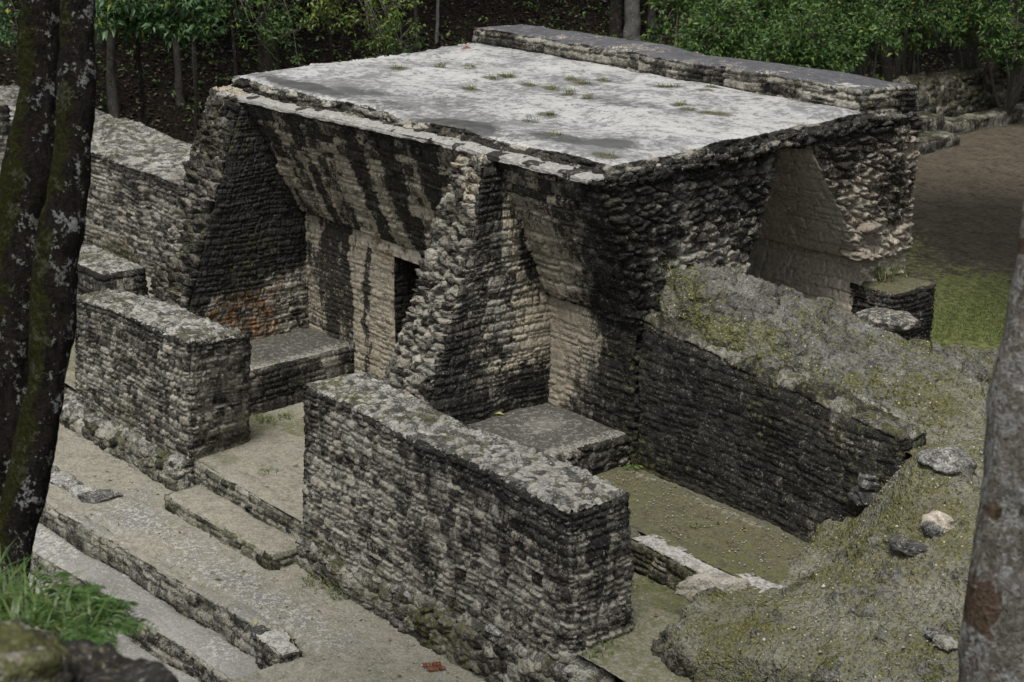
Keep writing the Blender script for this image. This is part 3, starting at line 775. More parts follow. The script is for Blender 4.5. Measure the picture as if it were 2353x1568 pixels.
# ---------------------------------------------------------------- staircase
stair = tag(empty('stone_staircase', (-20, 9, -2.6)), 'broad stone staircase with pale worn treads below the terrace at lower left', 'staircase')
def st_step(kind, P, A, N):
    n = fbm(P, 1.6, 3, 91)
    if kind == 'top': return dict(dark=.25 + .9 * (n - .5), cream=.55 * sst(.35, .65, fbm(P, .7, 3, 92)), moss=.05 + .25 * sst(.6, .7, n))
    return dict(dark=.34 + .5 * (n - .5), moss=.34 + .5 * (fbm(P, 1.3, 3, 93) - .5), cream=.15)
def e1(X): return 9.13 + (X + 22.5) * .065
def e2(X): return 8.62 + (X + 21.7) * .06
def e3(X): return 8.28 + (X + 21.7) * .045
for (ef, bk, zt, zb, x1, sd_) in ((e1, .45, -.8, -1.4, -16.35, 1), (e2, .62, -1.17, -1.8, -15.2, 2), (e3, .50, -1.50, -2.1, -14.6, 3)):
    x0 = -34
    B_ = [(x0, ef(x0), zb), (x1, ef(x1), zb), (x1, ef(x1) + bk, zb), (x0, ef(x0) + bk, zb)]
    T_ = [(a, b + (.03 if i < 2 else 0), zt - (.07 if sd_ == 1 and i > 1 else 0)) for i, (a, b, c) in enumerate(B_)]
    hexa('step', B_, T_, rec_course(.11, .26, .03, 20 + sd_), rec_smooth(.010, 4, 30 + sd_, .010), [MST, MSTEP if sd_ > 1 else MFL], stair, .03, st_step, chip=.045, warp=.04)
sheetB = [(-34, 6.2, -2.5), (-12.5, 6.6, -2.5), (-12.5, 9.0, -2.5), (-34, 8.6, -2.5)]
hexa('step', sheetB, [(a, b, -1.83) for a, b, c in sheetB], rec_course(.11, .26, .03, 27), rec_smooth(.010, 4, 37, .010), [MST, MSTEP], stair, .035, st_step, chip=.04, warp=.03)
eb = [(-16.68, 9.38), (-15.98, 9.30), (-15.93, 9.62), (-16.62, 9.72)]
hexa('end_block', [(a, b, -1.7) for a, b in eb], [(a, b, -.74) for a, b in eb], rec_course(.10, .2, .035, 41), rec_smooth(.015, 4, 42, .008), [MST, MSTEP], stair, .02,
     lambda k, P, A, N: dict(cream=1.3 if k == 'top' else .2, dark=-.4 if k == 'top' else .4, moss=0. if k == 'top' else .25), chip=.04, warp=.02)
# low step block against the floor edge
sb = [(-20.88, 10.40), (-18.12, 10.50), (-18.16, 11.10), (-20.9, 11.06)]
tag(hexa('step_block', [(a, b, -.95) for a, b in sb], [(a, b, -.57) for a, b in sb], rec_course(.12, .3, .03, 44), rec_smooth(.014, 3, 45, .006), [MST, MFL], None, .02, 
     lambda k, P, A, N: dict(moss=.12 + .3 * sst(.55, .7, fbm(P, 2, 3, 94))) if k == 'top' else dict(moss=.55 + 0 * P[..., 0], dark=.35), chip=.05, warp=.035, origin=(-19.5, 10.7, -.95)),
    'long low plastered step with mossy riser between the two front walls', 'step')
# floor edge riser between the walls
fe = [(-21.3, 11.06), (-18.1, 11.12), (-18.1, 11.5), (-21.3, 11.5)]
o = hexa('floor_edge', [(a, b, -.95) for a, b in fe], [(a, b, -.35) for a, b in fe], rec_course(.11, .2, .025, 46), rec_smooth(.012, 3, 47, .006), [MST, MFL], None, .022,
     lambda k, P, A, N: dict(moss=.10) if k == 'top' else dict(moss=.45, dark=.35), chip=.045, warp=.03, origin=(-19.7, 11.2, -.95))
o['kind'] = 'structure'

# ================================================================== FRONT WALLS
def wall(name, B_, T_, side, top, stain, label, cat='wall', res=.016, mats=(MST, MTOP), org=None, chip=.04, warp=.035, group=None, wseed=0):
    o = hexa(name, B_, T_, side, top, list(mats), None, res, stain, chip=chip, warp=warp, origin=org or tuple(np.mean(np.array(B_, float), 0)), wseed=wseed)
    return tag(o, label, cat, group)
wall('front_wall', [(-18.32, 11.02, -.9), (-12.70, 11.02, -.9), (-12.78, 12.10, -.9), (-18.28, 12.05, -.9)], [(-18.17, 11.07, 1.66), (-12.85, 11.08, 1.68), (-12.81, 11.94, 1.68), (-18.06, 11.90, 1.66)],
     rec_course(.108, .20, .032, 1, .018), rec_pebble(.11, .028, 2, .010, .05), st_front(1.66, .20, .30), 'longest free-standing wall of dark coursed stones, in the middle foreground')
wall('front_wall', [(-25.1, 11.0, -.9), (-21.22, 11.05, -.9), (-21.62, 12.26, -.9), (-25.2, 12.05, -.9)], [(-24.6, 10.92, 1.40), (-21.05, 11.03, 1.50), (-20.90, 11.95, 1.50), (-24.5, 11.72, 1.40)],
     rec_course(.110, .21, .032, 3, .018), rec_pebble(.12, .028, 4, .010, .05), st_front(1.5, .24, .28), 'shorter free-standing front wall of coursed stones left of the passage, partly behind the forked tree', wseed=1)
wall('wall_plinth', [(-18.35, 10.84, -.95), (-12.2, 10.90, -.95), (-12.2, 11.4, -.95), (-18.35, 11.4, -.95)], [(-18.32, 10.93, -.52), (-12.3, 10.93, -.12), (-12.3, 11.35, -.02), (-18.3, 11.35, -.42)],
     rec_rubble(.24, .14, .05, 5), rec_pebble(.10, .035, 6), st_plinth, 'mossy rubble footing along the foot of the longest front wall', 'footing', .02, warp=.05, chip=.06)
wall('wall_plinth', [(-26.8, 10.66, -.95), (-21.2, 10.78, -.95), (-21.2, 11.4, -.95), (-26.8, 11.4, -.95)], [(-26.8, 10.70, -.62), (-21.25, 10.84, -.40), (-21.25, 11.35, -.34), (-26.8, 11.35, -.52)],
     rec_rubble(.26, .16, .055, 7), rec_pebble(.11, .035, 8), st_plinth, 'mossy rubble footing along the foot of the shorter front wall beside the forked tree', 'footing', .02, warp=.05, chip=.06)
# low wall in the right room
wall('low_wall', [(-14.15, 13.02, -.3), (-11.9, 13.02, -.3), (-11.9, 13.55, -.3), (-14.15, 13.55, -.3)], [(-14.12, 13.10, .39), (-11.9, 13.12, .40), (-11.9, 13.52, .40), (-14.05, 13.48, .39)],
     rec_course(.11, .22, .03, 9), rec_smooth(.014, 4, 10, .010), lambda k, P, A, N: dict(cream=1.0, moss=-.2, dark=-.3) if k == 'top' else dict(moss=.52, dark=.45), 'knee-high mossy wall with a pale grey plastered top, crossing the right room beside the mound', 'low wall', .02, (MST, MSTEP), chip=.03)
hexa('room_edge', [(-17.5, 13.05, -.4), (-14.1, 13.05, -.4), (-14.1, 13.5, -.4), (-17.5, 13.5, -.4)], [(-17.5, 13.08, .37), (-14.1, 13.08, .37), (-14.1, 13.5, .37), (-17.5, 13.5, .37)], rec_course(.11, .22, .03, 11), rec_smooth(.012, 4, 12), [MST, MROOM], None, .03,
     lambda k, P, A, N: dict(moss=.4, dark=.3), origin=(-16, 13.2, -.4))['kind'] = 'structure'
# benches
def st_bench(kind, P, A, N):
    n = fbm(P, 1.2, 4, 97)
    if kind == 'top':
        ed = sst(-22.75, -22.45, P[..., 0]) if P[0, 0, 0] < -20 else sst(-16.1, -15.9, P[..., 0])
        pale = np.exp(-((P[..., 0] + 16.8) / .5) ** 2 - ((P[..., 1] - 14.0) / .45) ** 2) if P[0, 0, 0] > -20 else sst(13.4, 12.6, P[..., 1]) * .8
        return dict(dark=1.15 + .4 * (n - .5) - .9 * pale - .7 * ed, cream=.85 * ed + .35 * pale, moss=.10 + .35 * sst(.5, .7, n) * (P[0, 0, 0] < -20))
    return dict(dark=.55 + .6 * (n - .5), moss=.28, cream=.15)
wall('stone_bench', [(-23.85, 11.95, -.6), (-22.36, 11.95, -.6), (-22.36, 14.75, -.6), (-23.85, 14.75, -.6)], [(-23.85, 11.95, .36), (-22.40, 11.95, .36), (-22.40, 14.75, .36), (-23.85, 14.75, .36)],
     rec_course(.15, .28, .025, 13), rec_smooth(.012, 2.5, 14), st_bench, 'plastered stone bench with pale worn edge in the left room', 'bench', .02, (MST, MBENCH), chip=.05, warp=.02)
wall('stone_bench', [(-17.6, 12.3, -.3), (-15.80, 12.3, -.3), (-15.80, 14.75, -.3), (-17.6, 14.75, -.3)], [(-17.6, 12.35, .80), (-15.84, 12.35, .80), (-15.84, 14.75, .80), (-17.6, 14.75, .80)],
     rec_rubble(.26, .16, .05, 15), rec_smooth(.010, 2.5, 16), st_bench, 'dark plastered stone bench with rough rubble edge in the right room', 'bench', .02, (MST, MBENCH), chip=.06, warp=.03)

# ================================================================== VAULTED BUILDING
bld = tag(empty('vaulted_building', (-20, 17, 0)), 'ruined stone building with flat whitish roof, open vaults and black streaked walls', 'ruin')
def box(x0, x1, y0, y1, z0, z1): return [(x0, y0, z0), (x1, y0, z0), (x1, y1, z0), (x0, y1, z0)], [(x0, y0, z1), (x1, y0, z1), (x1, y1, z1), (x0, y1, z1)]
rcw = rec_course(.13, .26, .020, 51, rough=.008)
rcb = rec_course(.12, .22, .016, 50, rough=.010)
R_END = rec_rubble(.34, .12, .075, 52, .030)
R_PL = rec_course(.17, .40, .022, 53, .010, .007)
def bpart(name, B_, T_, side, top, stain, res=.022, mats=MST, **k): return hexa(name, B_, T_, side, top, mats, bld, res, stain, **k)
# medial wall, split at the doorway
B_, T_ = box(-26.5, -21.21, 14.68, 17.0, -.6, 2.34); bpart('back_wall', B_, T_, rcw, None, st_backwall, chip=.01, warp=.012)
B_, T_ = box(-20.25, -15.75, 14.68, 16.68, -.6, 2.34); bpart('back_wall', B_, T_, [rcw, R_END, rcw, rcw], None, st_backwall, chip=.01, warp=.012)
B_ = [(-15.78, 14.68, -.6), (-11.5, 14.68, -.6), (-11.5, 15.35, -.6), (-15.78, 15.35, -.6)]; T_ = [(-15.78, 14.72, 2.42), (-11.5, 14.80, 1.98), (-11.5, 15.3, 2.0), (-15.78, 15.3, 2.45)]
bpart('back_wall', B_, T_, rcb, rec_rubble(.3, .2, .05, 55), lambda k, P, A, N: dict(dark=.5, moss=.45) if k == 'top' else st_backwall(k, P, A, N), chip=.06, warp=.03)
B_, T_ = box(-22.08, -19.9, 14.655, 16.9, 2.10, 2.33); bpart('lintel', B_, T_, rec_smooth(.006, 5, 57), None, lambda k, P, A, N: dict(cream=.9, dark=.1, rust=.45, mort=0.), bottom=True, mats=MPL, chip=.01, warp=.01)
# vault mass over the medial wall: front soffit leans out over the room
B_ = [(-24.6, 14.62, 2.33), (-15.72, 14.62, 2.36), (-15.80, 16.70, 2.36), (-24.6, 16.70, 2.33)]; T_ = [(-24.6, 13.74, 4.25), (-15.66, 13.90, 4.36), (-16.1, 17.68, 4.36), (-24.6, 17.68, 4.3)]
bpart('vault', B_, T_, [rec_course(.17, .34, .04, 61, .014), R_END, R_PL, R_END], None, lambda k, P, A, N: st_soffit(k, P, A, N) if k == 'side0' else st_end(k, P, A, N), res=.02, chip=.02, warp=.03, bottom=True)
# moulding above the soffit
B_ = [(-24.7, 13.66, 4.20), (-15.75, 13.80, 4.30), (-15.75, 14.2, 4.30), (-24.7, 14.1, 4.20)]; T_ = [(-24.7, 13.68, 4.29), (-15.75, 13.82, 4.385), (-15.75, 14.2, 4.40), (-24.7, 14.1, 4.31)]
bpart('cornice', B_, T_, rec_course(.2, .35, .008, 63, .008, .008), rec_smooth(.01, 5, 64), lambda k, P, A, N: dict(cream=np.where(fbm(P, 2.6, 3, 65) > .22 + .28 * sst(-19.6, -16.6, P[..., 0]), 1.8, .0), dark=np.where(fbm(P, 2.6, 3, 65) > .22 + .28 * sst(-19.6, -16.6, P[..., 0]), -.5, .8), mort=0.), res=.018, mats=stone_mat('white_plaster_trim', lo=(.3, .29, .27), hi=(.5, .49, .46), creamc=(.37, .365, .345), lich=.2), chip=.02, warp=.03, bottom=True)
# ledge of broken stones between moulding and roof
B_ = [(-24.75, 13.86, 4.24), (-15.7, 14.0, 4.30), (-15.7, 14.6, 4.3), (-24.75, 14.6, 4.24)]; T_ = [(-24.75, 13.92, 4.37), (-15.7, 14.06, 4.40), (-15.7, 14.6, 4.39), (-24.75, 14.6, 4.36)]
bpart('broken_edge', B_, T_, rec_rubble(.24, .13, .06, 66, .03), rec_rubble(.24, .2, .03, 67, .02), lambda k, P, A, N: dict(dark=.60 + .5 * (fbm(P, 1.5, 2, 68) - .5), moss=.30, cream=.9 * sst(.62, .66, fbm(P, 2.6, 2, 69))), res=.018, chip=.06, warp=.06)
# roof slab
tuft_px = [r2(430, 455), r2(700, 440), r2(890, 440), r2(1040, 515), r2(1140, 500), r2(1285, 560), r2(1570, 525), r2(1775, 530), r2(900, 582), r2(1555, 610), r2(1430, 578), r2(1680, 645), r2(1430, 750), r2(1300, 790), r2(1460, 885),
           r2(1790, 1030), r2(2170, 580), r2(2240, 582), r3(290, 588), r3(240, 605), r3(100, 695), r3(140, 725), r3(350, 755), r3(280, 750), r2(1020, 290), r2(430, 1012 - 560), r2(1650, 550), r2(2290, 690)]
TP = [atZ(x, y, 4.50) for x, y in tuft_px]
PUD = [(atZ(*r2(840, 825), 4.5), 1.15, .45, 1.0), (atZ(700, 198, 4.5), 1.7, .33, .8), (atZ(640, 205, 4.5), .8, .3, .7), (atZ(*r2(1950, 680), 4.5), 1.2, .35, .5), (atZ(*r2(1470, 900), 4.5), .7, .3, .7), (atZ(*r2(200, 610), 4.5), 1.0, .35, .6), (atZ(*r2(300, 680), 4.5), .9, .4, .4), (atZ(*r2(1800, 950), 4.5), .5, .35, .7), (atZ(*r2(700, 700), 4.5), 2.0, .7, .25)]
def st_roof(kind, P, A, N):
    X, Y = P[..., 0], P[..., 1]; dk = 0 * X; ms = 0 * X
    if kind == 'top':
        wob = 1 + .8 * (fbm(P, 1.6, 4, 100) - .5)
        for c, a, b, k in PUD:
            d = np.sqrt(((X - c[0]) / a) ** 2 + ((Y - c[1]) / b) ** 2) * wob; dk = np.maximum(dk, k * sst(1.25, .45, d)); ms = np.maximum(ms, .4 * k * sst(.6, .3, d))
        for c in TP:
            d = np.hypot((X - c[0]), (Y - c[1]) * 1.6) / .28 * wob; dk = np.maximum(dk, .7 * sst(1, .4, d)); ms = np.maximum(ms, .8 * sst(.9, .3, d))
        fr = sst(16.5, 14.2, Y) * .12
        return dict(dark=dk + fr - .25 * sst(14.3, 14.1, Y), moss=ms)
    z = P[..., 2]
    wh = sst(.45, .52, fbm(P, 1.4, 3, 101)) * sst(4.36, 4.42, z)
    return dict(dark=.9 - 1.6 * wh, moss=.2 * (1 - wh))
B_ = [(-24.75, 14.0, 4.25), (-15.72, 14.16, 4.25), (-16.12, 20.4, 4.25), (-25.35, 20.4, 4.25)]; T_ = [(-24.72, 14.0, 4.485), (-15.75, 14.18, 4.50), (-16.2, 20.3, 4.52), (-25.3, 20.3, 4.50)]
roofw = rec_smooth(.012, 1.1, 70, .003)
hexa('roof', B_, T_, rec_rubble(.28, .12, .05, 71, .02), roofw, [MST, MROOF], bld, .024, st_roof, chip=.03, warp=.035, wsc=.9, bottom=False)
# dark stone band below the roof on the right end
B_ = [(-17.2, 14.02, 4.25), (-15.66, 14.02, 4.25), (-16.06, 20.5, 4.25), (-17.2, 20.5, 4.25)]; T_ = [(-17.2, 14.05, 4.40), (-15.68, 14.05, 4.41), (-16.08, 20.5, 4.42), (-17.2, 20.5, 4.42)]
bpart('roof_edge', B_, T_, R_END, rec_rubble(.3, .2, .03, 73), lambda k, P, A, N: dict(dark=.62 + .5 * (fbm(P, 1.5, 2, 74) - .5), moss=.15, rust=.1), res=.022, chip=.04, warp=.04, bottom=True)
# parapet
B_ = [(-25.32, 19.33, 4.40), (-16.15, 19.33, 4.40), (-16.10, 20.55, 4.40), (-25.0, 20.5, 4.40)]; T_ = [(-25.30, 19.36, 4.79), (-16.20, 19.38, 4.83), (-16.05, 20.45, 4.80), (-24.9, 20.32, 4.80)]
par = bpart('parapet', B_, T_, rec_course(.13, .3, .05, 75, rough=.02), rec_smooth(.012, 1.5, 76, .003),
      lambda k, P, A, N: dict(cream=.55 * sst(1.2, .2, np.hypot((P[..., 0] + 16.55) / .5, (P[..., 1] - 19.52) / .2))) if k == 'top' else dict(dark=.32 + .7 * (fbm(P, 1.6, 3, 77) - .5), moss=.28 + .4 * (fbm(P, 2.4, 3, 78) - .5), cream=.6 * sst(.78, .9, fbm(P, 2.2, 2, 79))),
      res=.022, mats=[MST, MCAP], chip=.05, warp=.04)
# rear range
sheet('rear_bounce_floor', -25.5, -13.2, 16.4, 19.6, .06, lambda X, Y: .30 + 0 * X, rec_smooth(.012, 3, 181), MFL, stain=lambda k, P, A, N: dict(moss=.05 + 0 * P[..., 0], cream=.4 + 0 * P[..., 0]), kind='structure')  # unseen pale floor, added to bounce light up into the rear vault
for xa, xb in ((-25.3, -22.6), (-20.9, -16.10)):  # gap between the pieces is an unseen doorway added to let daylight in
    B_, T_ = box(xa, xb, 19.47, 20.5, -.3, 2.32); bpart('rear_wall', B_, T_, [R_PL, R_END, rcw, rcw], None, lambda k, P, A, N: st_inner(k, P, A, N) if k == 'side0' else st_end(k, P, A, N), mats=MPL, res=.025, chip=.01, warp=.012)
B_ = [(-25.3, 19.40, 2.30), (-16.02, 19.36, 2.30), (-16.02, 20.52, 2.30), (-25.3, 20.52, 2.30)]; T_ = [(-25.3, 18.10, 4.28), (-16.02, 18.10, 4.28), (-16.02, 20.5, 4.28), (-25.3, 20.5, 4.28)]
bpart('rear_vault', B_, T_, [R_PL, R_END, rcw, rcw], None, lambda k, P, A, N: st_inner(k, P, A, N) if k == 'side0' else st_end(k, P, A, N), mats=MPL, res=.022, chip=.01, warp=.03, bottom=True, under=R_PL)
B_, T_ = box(-25.3, -16.2, 17.6, 18.4, 4.20, 4.3); bpart('capstone', B_, T_, R_PL, None, st_inner, mats=MPL, res=.04, bottom=True)
B_, T_ = box(-25.4, -24.9, 14.68, 17.2, -.3, 4.3); bpart('side_wall', B_, T_, rcw, None, st_inner, mats=MPL, res=.05)  # stops short: unseen end of the rear room left open to admit light
B_, T_ = box(-16.3, -15.42, 19.45, 20.42, -.3, 1.95); bpart('rear_wall_stub', B_, T_, rec_course(.12, .28, .035, 81), rec_pebble(.08, .02, 82), lambda k, P, A, N: dict(dark=.3, moss=.55) if k == 'top' else dict(dark=.66 + .4 * (fbm(P, 1.5, 2, 83) - .5), moss=.15), res=.022, mats=[MST, MROOM], chip=.04, warp=.02)
# chunky stones of the rear vault springer
for k_, (x, y, z, rx, ry, rz_) in enumerate(((-16.10, 19.40, 2.42, .26, .24, .10), (-16.05, 19.45, 2.85, .22, .24, .11))):
    rock('springer_stone', (x, y, z), (rx, ry, rz_), MPL if k_ < 2 else MST, 300 + k_, parent=bld, dark=.3, moss=0, cream=.15)

# cross walls
R_FR = rec_rubble(.24, .15, .13, 91, .035); R_FR2 = rec_rubble(.22, .12, .10, 92, .035)
B_ = [(-25.2, 12.0, -.6), (-23.76, 11.85, -.6), (-23.73, 14.8, -.6), (-25.2, 14.8, -.6)]; T_ = [(-24.95, 13.78, 4.33), (-23.95, 13.72, 4.27), (-23.73, 14.8, 4.3), (-24.95, 14.8, 4.35)]
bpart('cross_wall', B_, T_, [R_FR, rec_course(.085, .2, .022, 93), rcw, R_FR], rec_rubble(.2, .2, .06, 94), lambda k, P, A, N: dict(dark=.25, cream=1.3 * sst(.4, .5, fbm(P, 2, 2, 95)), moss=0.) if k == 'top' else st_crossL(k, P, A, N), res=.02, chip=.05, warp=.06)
B_ = [(-18.98, 12.15, -.6), (-17.5, 11.98, -.6), (-17.5, 14.8, -.6), (-18.98, 14.8, -.6)]; T_ = [(-18.42, 13.88, 4.22), (-17.62, 13.70, 4.25), (-17.5, 14.8, 4.3), (-18.45, 14.8, 4.3)]
bpart('cross_wall', B_, T_, [R_FR2, rec_course(.11, .24, .028, 96), rcw, R_FR2], rec_rubble(.2, .2, .06, 97), st_crossM, res=.018, chip=.06, warp=.06)

# ================================================================== LEFT BACKGROUND WALLS
wall('ruined_wall', [(-42, 15.3, -.6), (-25.3, 15.3, -.6), (-25.3, 17.7, -.6), (-42, 17.9, -.6)], [(-42, 15.4, 1.72), (-25.3, 15.35, 1.72), (-25.3, 17.4, 1.75), (-42, 17.6, 1.8)],
     rec_course(.13, .25, .05, 101), rec_pebble(.16, .03, 102, .015, .08), st_front(1.7, .25, .2), 'wide ruined wall with broad grey rubble top, left of the building', 'wall', .03, org=(-33, 16.5, -.6), warp=.08)
wall('ruined_wall', [(-43.5, 12.0, -.6), (-36.0, 12.4, -.6), (-36.0, 15.0, -.6), (-43.5, 15.0, -.6)], [(-43.5, 12.2, 2.5), (-36.2, 12.5, 2.3), (-36.2, 15.0, 2.3), (-43.5, 15.0, 2.6)],
     rec_course(.13, .25, .05, 103), rec_pebble(.16, .03, 104, .015, .08), st_front(2.4, .3, .2), 'taller stretch of ruined wall at the far left edge, seen between the tree stems', 'wall', .04, org=(-40, 13.5, -.6), warp=.08)
wall('stone_block', [(-30.2, 12.98, -.5), (-27.9, 13.0, -.5), (-27.9, 13.95, -.5), (-30.2, 13.95, -.5)], [(-30.2, 13.0, .62), (-28.0, 13.02, .62), (-28.0, 13.9, .62), (-30.2, 13.9, .62)],
     rec_course(.2, .4, .03, 105, .02), rec_pebble(.1, .02, 106), st_front(.6, .35, .2), 'small dark stone block wall with pale mortar lines beside the forked tree', 'wall', .02, warp=.02)

# ================================================================== MOUND (heightfield through surveyed heights)
CP = []
def cp(px, z): CP.append(atZ(px[0], px[1], z))
for q, z in (((1190, 640), .38), ((1010, 668), .38), ((780, 855), .40), ((440, 935), .38), ((170, 1060), .30), ((100, 1150), .32), ((60, 1250), .22), ((1260, 400), .95), ((1500, 240), 1.65), ((1750, 200), 1.85), ((2000, 400), 1.6),
             ((2000, 850), 1.4), ((1000, 1000), .72), ((1500, 900), 1.1), ((1500, 1300), 1.0), ((1900, 1500), 1.05), ((500, 1200), .5), ((900, 1330), .62), ((300, 1300), .38), ((1330, 560), .85), ((1300, 700), .8), ((2300, 1000), 1.45)): cp(r9(*q), z)
for q, z in (((1480, 605), 3.05), ((1600, 600), 2.95), ((1700, 625), 2.8), ((1850, 665), 2.62), ((1980, 705), 2.48), ((2070, 745), 2.35), ((1450, 715), 2.45), ((1600, 790), 2.35), ((1750, 845), 2.25), ((1600, 690), 2.75), ((1800, 750), 2.55),
             ((1950, 810), 2.1), ((2010, 765), 2.38), ((2090, 800), 1.9), ((1900, 885), 2.0), ((2200, 805), 1.72), ((2290, 805), 1.6), ((2050, 930), 1.93), ((2050, 1020), 1.95), ((2200, 960), 1.85), ((1950, 960), 1.98), ((2400, 830), 1.5), ((2500, 1000), 1.7)): cp(q, z)
CP = np.array(CP); CP[22:, 2] -= .08
def rbf_fit(Q):
    n = len(Q); d = np.hypot(Q[:, None, 0] - Q[None, :, 0], Q[:, None, 1] - Q[None, :, 1])
    K = np.sqrt(d ** 2 + .5 ** 2); A = np.zeros((n + 3, n + 3)); A[:n, :n] = K + np.eye(n) * -.10; A[:n, n] = 1; A[:n, n + 1:] = Q[:, :2]; A[n, :n] = 1; A[n + 1:, :n] = Q[:, :2].T
    return np.linalg.solve(A, np.r_[Q[:, 2], 0, 0, 0])
WR = rbf_fit(CP)
def rbf(X, Y):
    r = WR[-3] + WR[-2] * X + WR[-1] * Y
    for k in range(len(CP)): r = r + WR[k] * np.sqrt((X - CP[k, 0]) ** 2 + (Y - CP[k, 1]) ** 2 + .25)
    return r
poly = []
for q, z in ((r9(1160, 560), 0.6), (r9(1190, 640), .38), (r9(1010, 668), .38), (r9(780, 855), .4), (r9(440, 935), .38), (r9(170, 1060), .30), (r9(40, 1200), .25), (r9(230, 1340), .35), (r9(600, 1400), .5), (r9(1000, 1470), .65), (r9(1500, 1580), .9)):
    poly.append(tuple(atZ(*q, z)[:2]))
poly += [(-8.6, 10.0), (-6.0, 10.5), (-5.0, 14), (-8.0, 17.0)]
for q, z in (((2500, 800), 1.5), ((2290, 795), 1.6), ((2110, 780), 1.85), ((2085, 742), 2.35), ((1980, 703), 2.48), ((1850, 662), 2.62), ((1700, 620), 2.8)): poly.append(tuple(atZ(*q, z)[:2]))
poly += [(-16.4, 17.0), (-16.4, 15.12), (-12.0, 15.0), (-11.85, 14.80)]
poly_m = np.array(poly[:15] + [(-8.0, 19.0), (-11.95, 19.0), (-11.95, 14.7)])
poly = np.array(poly)
def sdist(X, Y, poly=None):
    if poly is None: poly = poly_m if X.min() > -14.5 else POLYC
    """distance outside the outline, 0 inside"""
    ins = np.zeros(X.shape, bool); D = np.full(X.shape, 1e9)
    n = len(poly)
    for i in range(n):
        a, b = poly[i], poly[(i + 1) % n]
        ab = b - a; t = np.clip(((X - a[0]) * ab[0] + (Y - a[1]) * ab[1]) / (ab @ ab + 1e-9), 0, 1)
        D = np.minimum(D, np.hypot(X - a[0] - t * ab[0], Y - a[1] - t * ab[1]))
        c = ((a[1] > Y) != (b[1] > Y)) & (X < (b[0] - a[0]) * (Y - a[1]) / (b[1] - a[1] + 1e-12) + a[0]); ins ^= c
    return np.where(ins, 0, D), np.where(ins, D, 0)
POLYC = poly
def mound_z(X, Y):
    q = P3(X, Y)
    wx, wy = X + .16 * (fbm(q, 2.2, 3, 110) - .5), Y + .16 * (fbm(q, 2.2, 3, 111) - .5)
    d, di = sdist(wx, wy)
    z = rbf(X, Y) + .12 * (fbm(q, 1.9, 4, 171) - .5) - 3.2 * np.maximum(d - .02, 0) - .06 * np.exp(-di / .08)
    return np.maximum(z, -1.05)
rub, peb = rec_rubble(.36, .22, .10, 112, .03), rec_pebble(.11, .035, 113, .022, .16)
big = rec_rubble(.30, .20, .09, 114, .025)
def mound_rec(u, v, P):
    d, _ = sdist(P[..., 0], P[..., 1]); dz, di_ = P[..., 2], 0
    a, A1 = rub(u, P[..., 2] * 1.0 + v * .4, P); b, A2 = peb(u, v, P); c, A3 = big(u, v, P)
    s = sst(.02, .10, d); st_ = (A3['rnd'] > .84) * (1 - A3['mort']) * (fbm(P, .9, 2, 120) > .42)
    A2 = dict(A2); A2['moss_'] = st_
    top = sst(14.9, 15.3, P[..., 1]) * sst(-11.2, -12.6, P[..., 0])
    top = np.maximum(top * sst(.42, .56, fbm(P, 1.2, 3, 115)), sst(14.9, 15.2, P[..., 1]) * sst(-13.2, -13.9, P[..., 0]))
    return a * s + (1 - s) * (.055 * st_ * (1 - top) + b * .8 * (1 - top) + c * top * .95 + b * top * .45), dict(rnd=A2['rnd'] * (1 - top) + A3['rnd'] * top, cream=st_ * (1 - top), mort=A1['mort'] * s + A3['mort'] * top * .6)
def mound_st(kind, P, A, N):
    d, _ = sdist(P[..., 0], P[..., 1]); s = sst(.0, .12, d); n = fbm(P, .8, 3, 116)
    return dict(dark=.9 * s * (.4 + .9 * fbm(P, 1.2, 3, 118)) + 0, moss=.36 + .6 * (n - .5), cream=.65 * sst(14.6, 15.4, P[..., 1]) * sst(-10.8, -12.2, P[..., 0]) + .5 * s + .8 * A['cream'])
mound = sheet('mound', -13.7, -5.0, 9.7, 19.6, .022, mound_z, mound_rec, MMOUND, stain=mound_st, kind='structure',
      keep=lambda X, Y: (Y < 14.67) | (X > -12.15))
def core_st(kind, P, A, N):
    n = fbm(P, .9, 3, 117)
    hump = sst(-13.1, -13.7, P[..., 0])
    return dict(dark=.0 * n, moss=.26 + .6 * (fbm(P, .8, 3, 119) - .5) + .25 * sst(15.6, 15.0, P[..., 1]) - .1 * hump, cream=.25 + .65 * sst(-11.6, -13.2, P[..., 0]) + .5 * (n - .5))
tag(sheet('wall_core', -16.0, -10.9, 14.86, 19.8, .02, lambda X, Y: np.maximum(mound_z(X, Y), np.where(Y < 15.6, 2.30 + (X + 15.78) * -.103, -9)), mound_rec, MMOUND, bld and None, stain=core_st, keep=lambda X, Y: X < -10.9 - 0 * Y), 'collapsed wall core, a long hump of grey mossy rubble right of the building', 'rubble')

# boulders lying on the mound and ledge
def mhit(px, py):
    d = ray(px, py) / FPX; t = np.arange(11, 26, .02); P = cC + t[:, None] * d
    inn, _ = sdist(P[:, 0], P[:, 1], poly_m); ok = (P[:, 2] < rbf(P[:, 0], P[:, 1])) & (inn < .25)
    return P[np.argmax(ok)] if ok.any() else None
def rk(px, z, r, seed, label, dark=.3, moss=.1, rz=0, mat=MTOP, group=None, name='boulder', sink=.25, cream=0):
    p = atZ(px[0], px[1], z)
    if 200 < seed < 211 and seed != 207:
        h = mhit(px[0], px[1] + 4)
        if h is not None: p = h; z = h[2] + .02
    return rock(name, (p[0], p[1], z + r[2] * (1 - 2 * sink) * .5), r, mat, seed, label, 'rock', group, dark, moss, rz=rz, cream=cream)
rk(r9(1590, 60), 1.72, (.42, .26, .16), 201, 'largest dark flat boulder at the end of the long back wall, above the smaller ones', .4, .05, .5)
rk(r9(1830, 130), 1.55, (.30, .22, .15), 202, 'rounded grey boulder just right of the largest dark boulder at the wall end', .2, .05, .6)
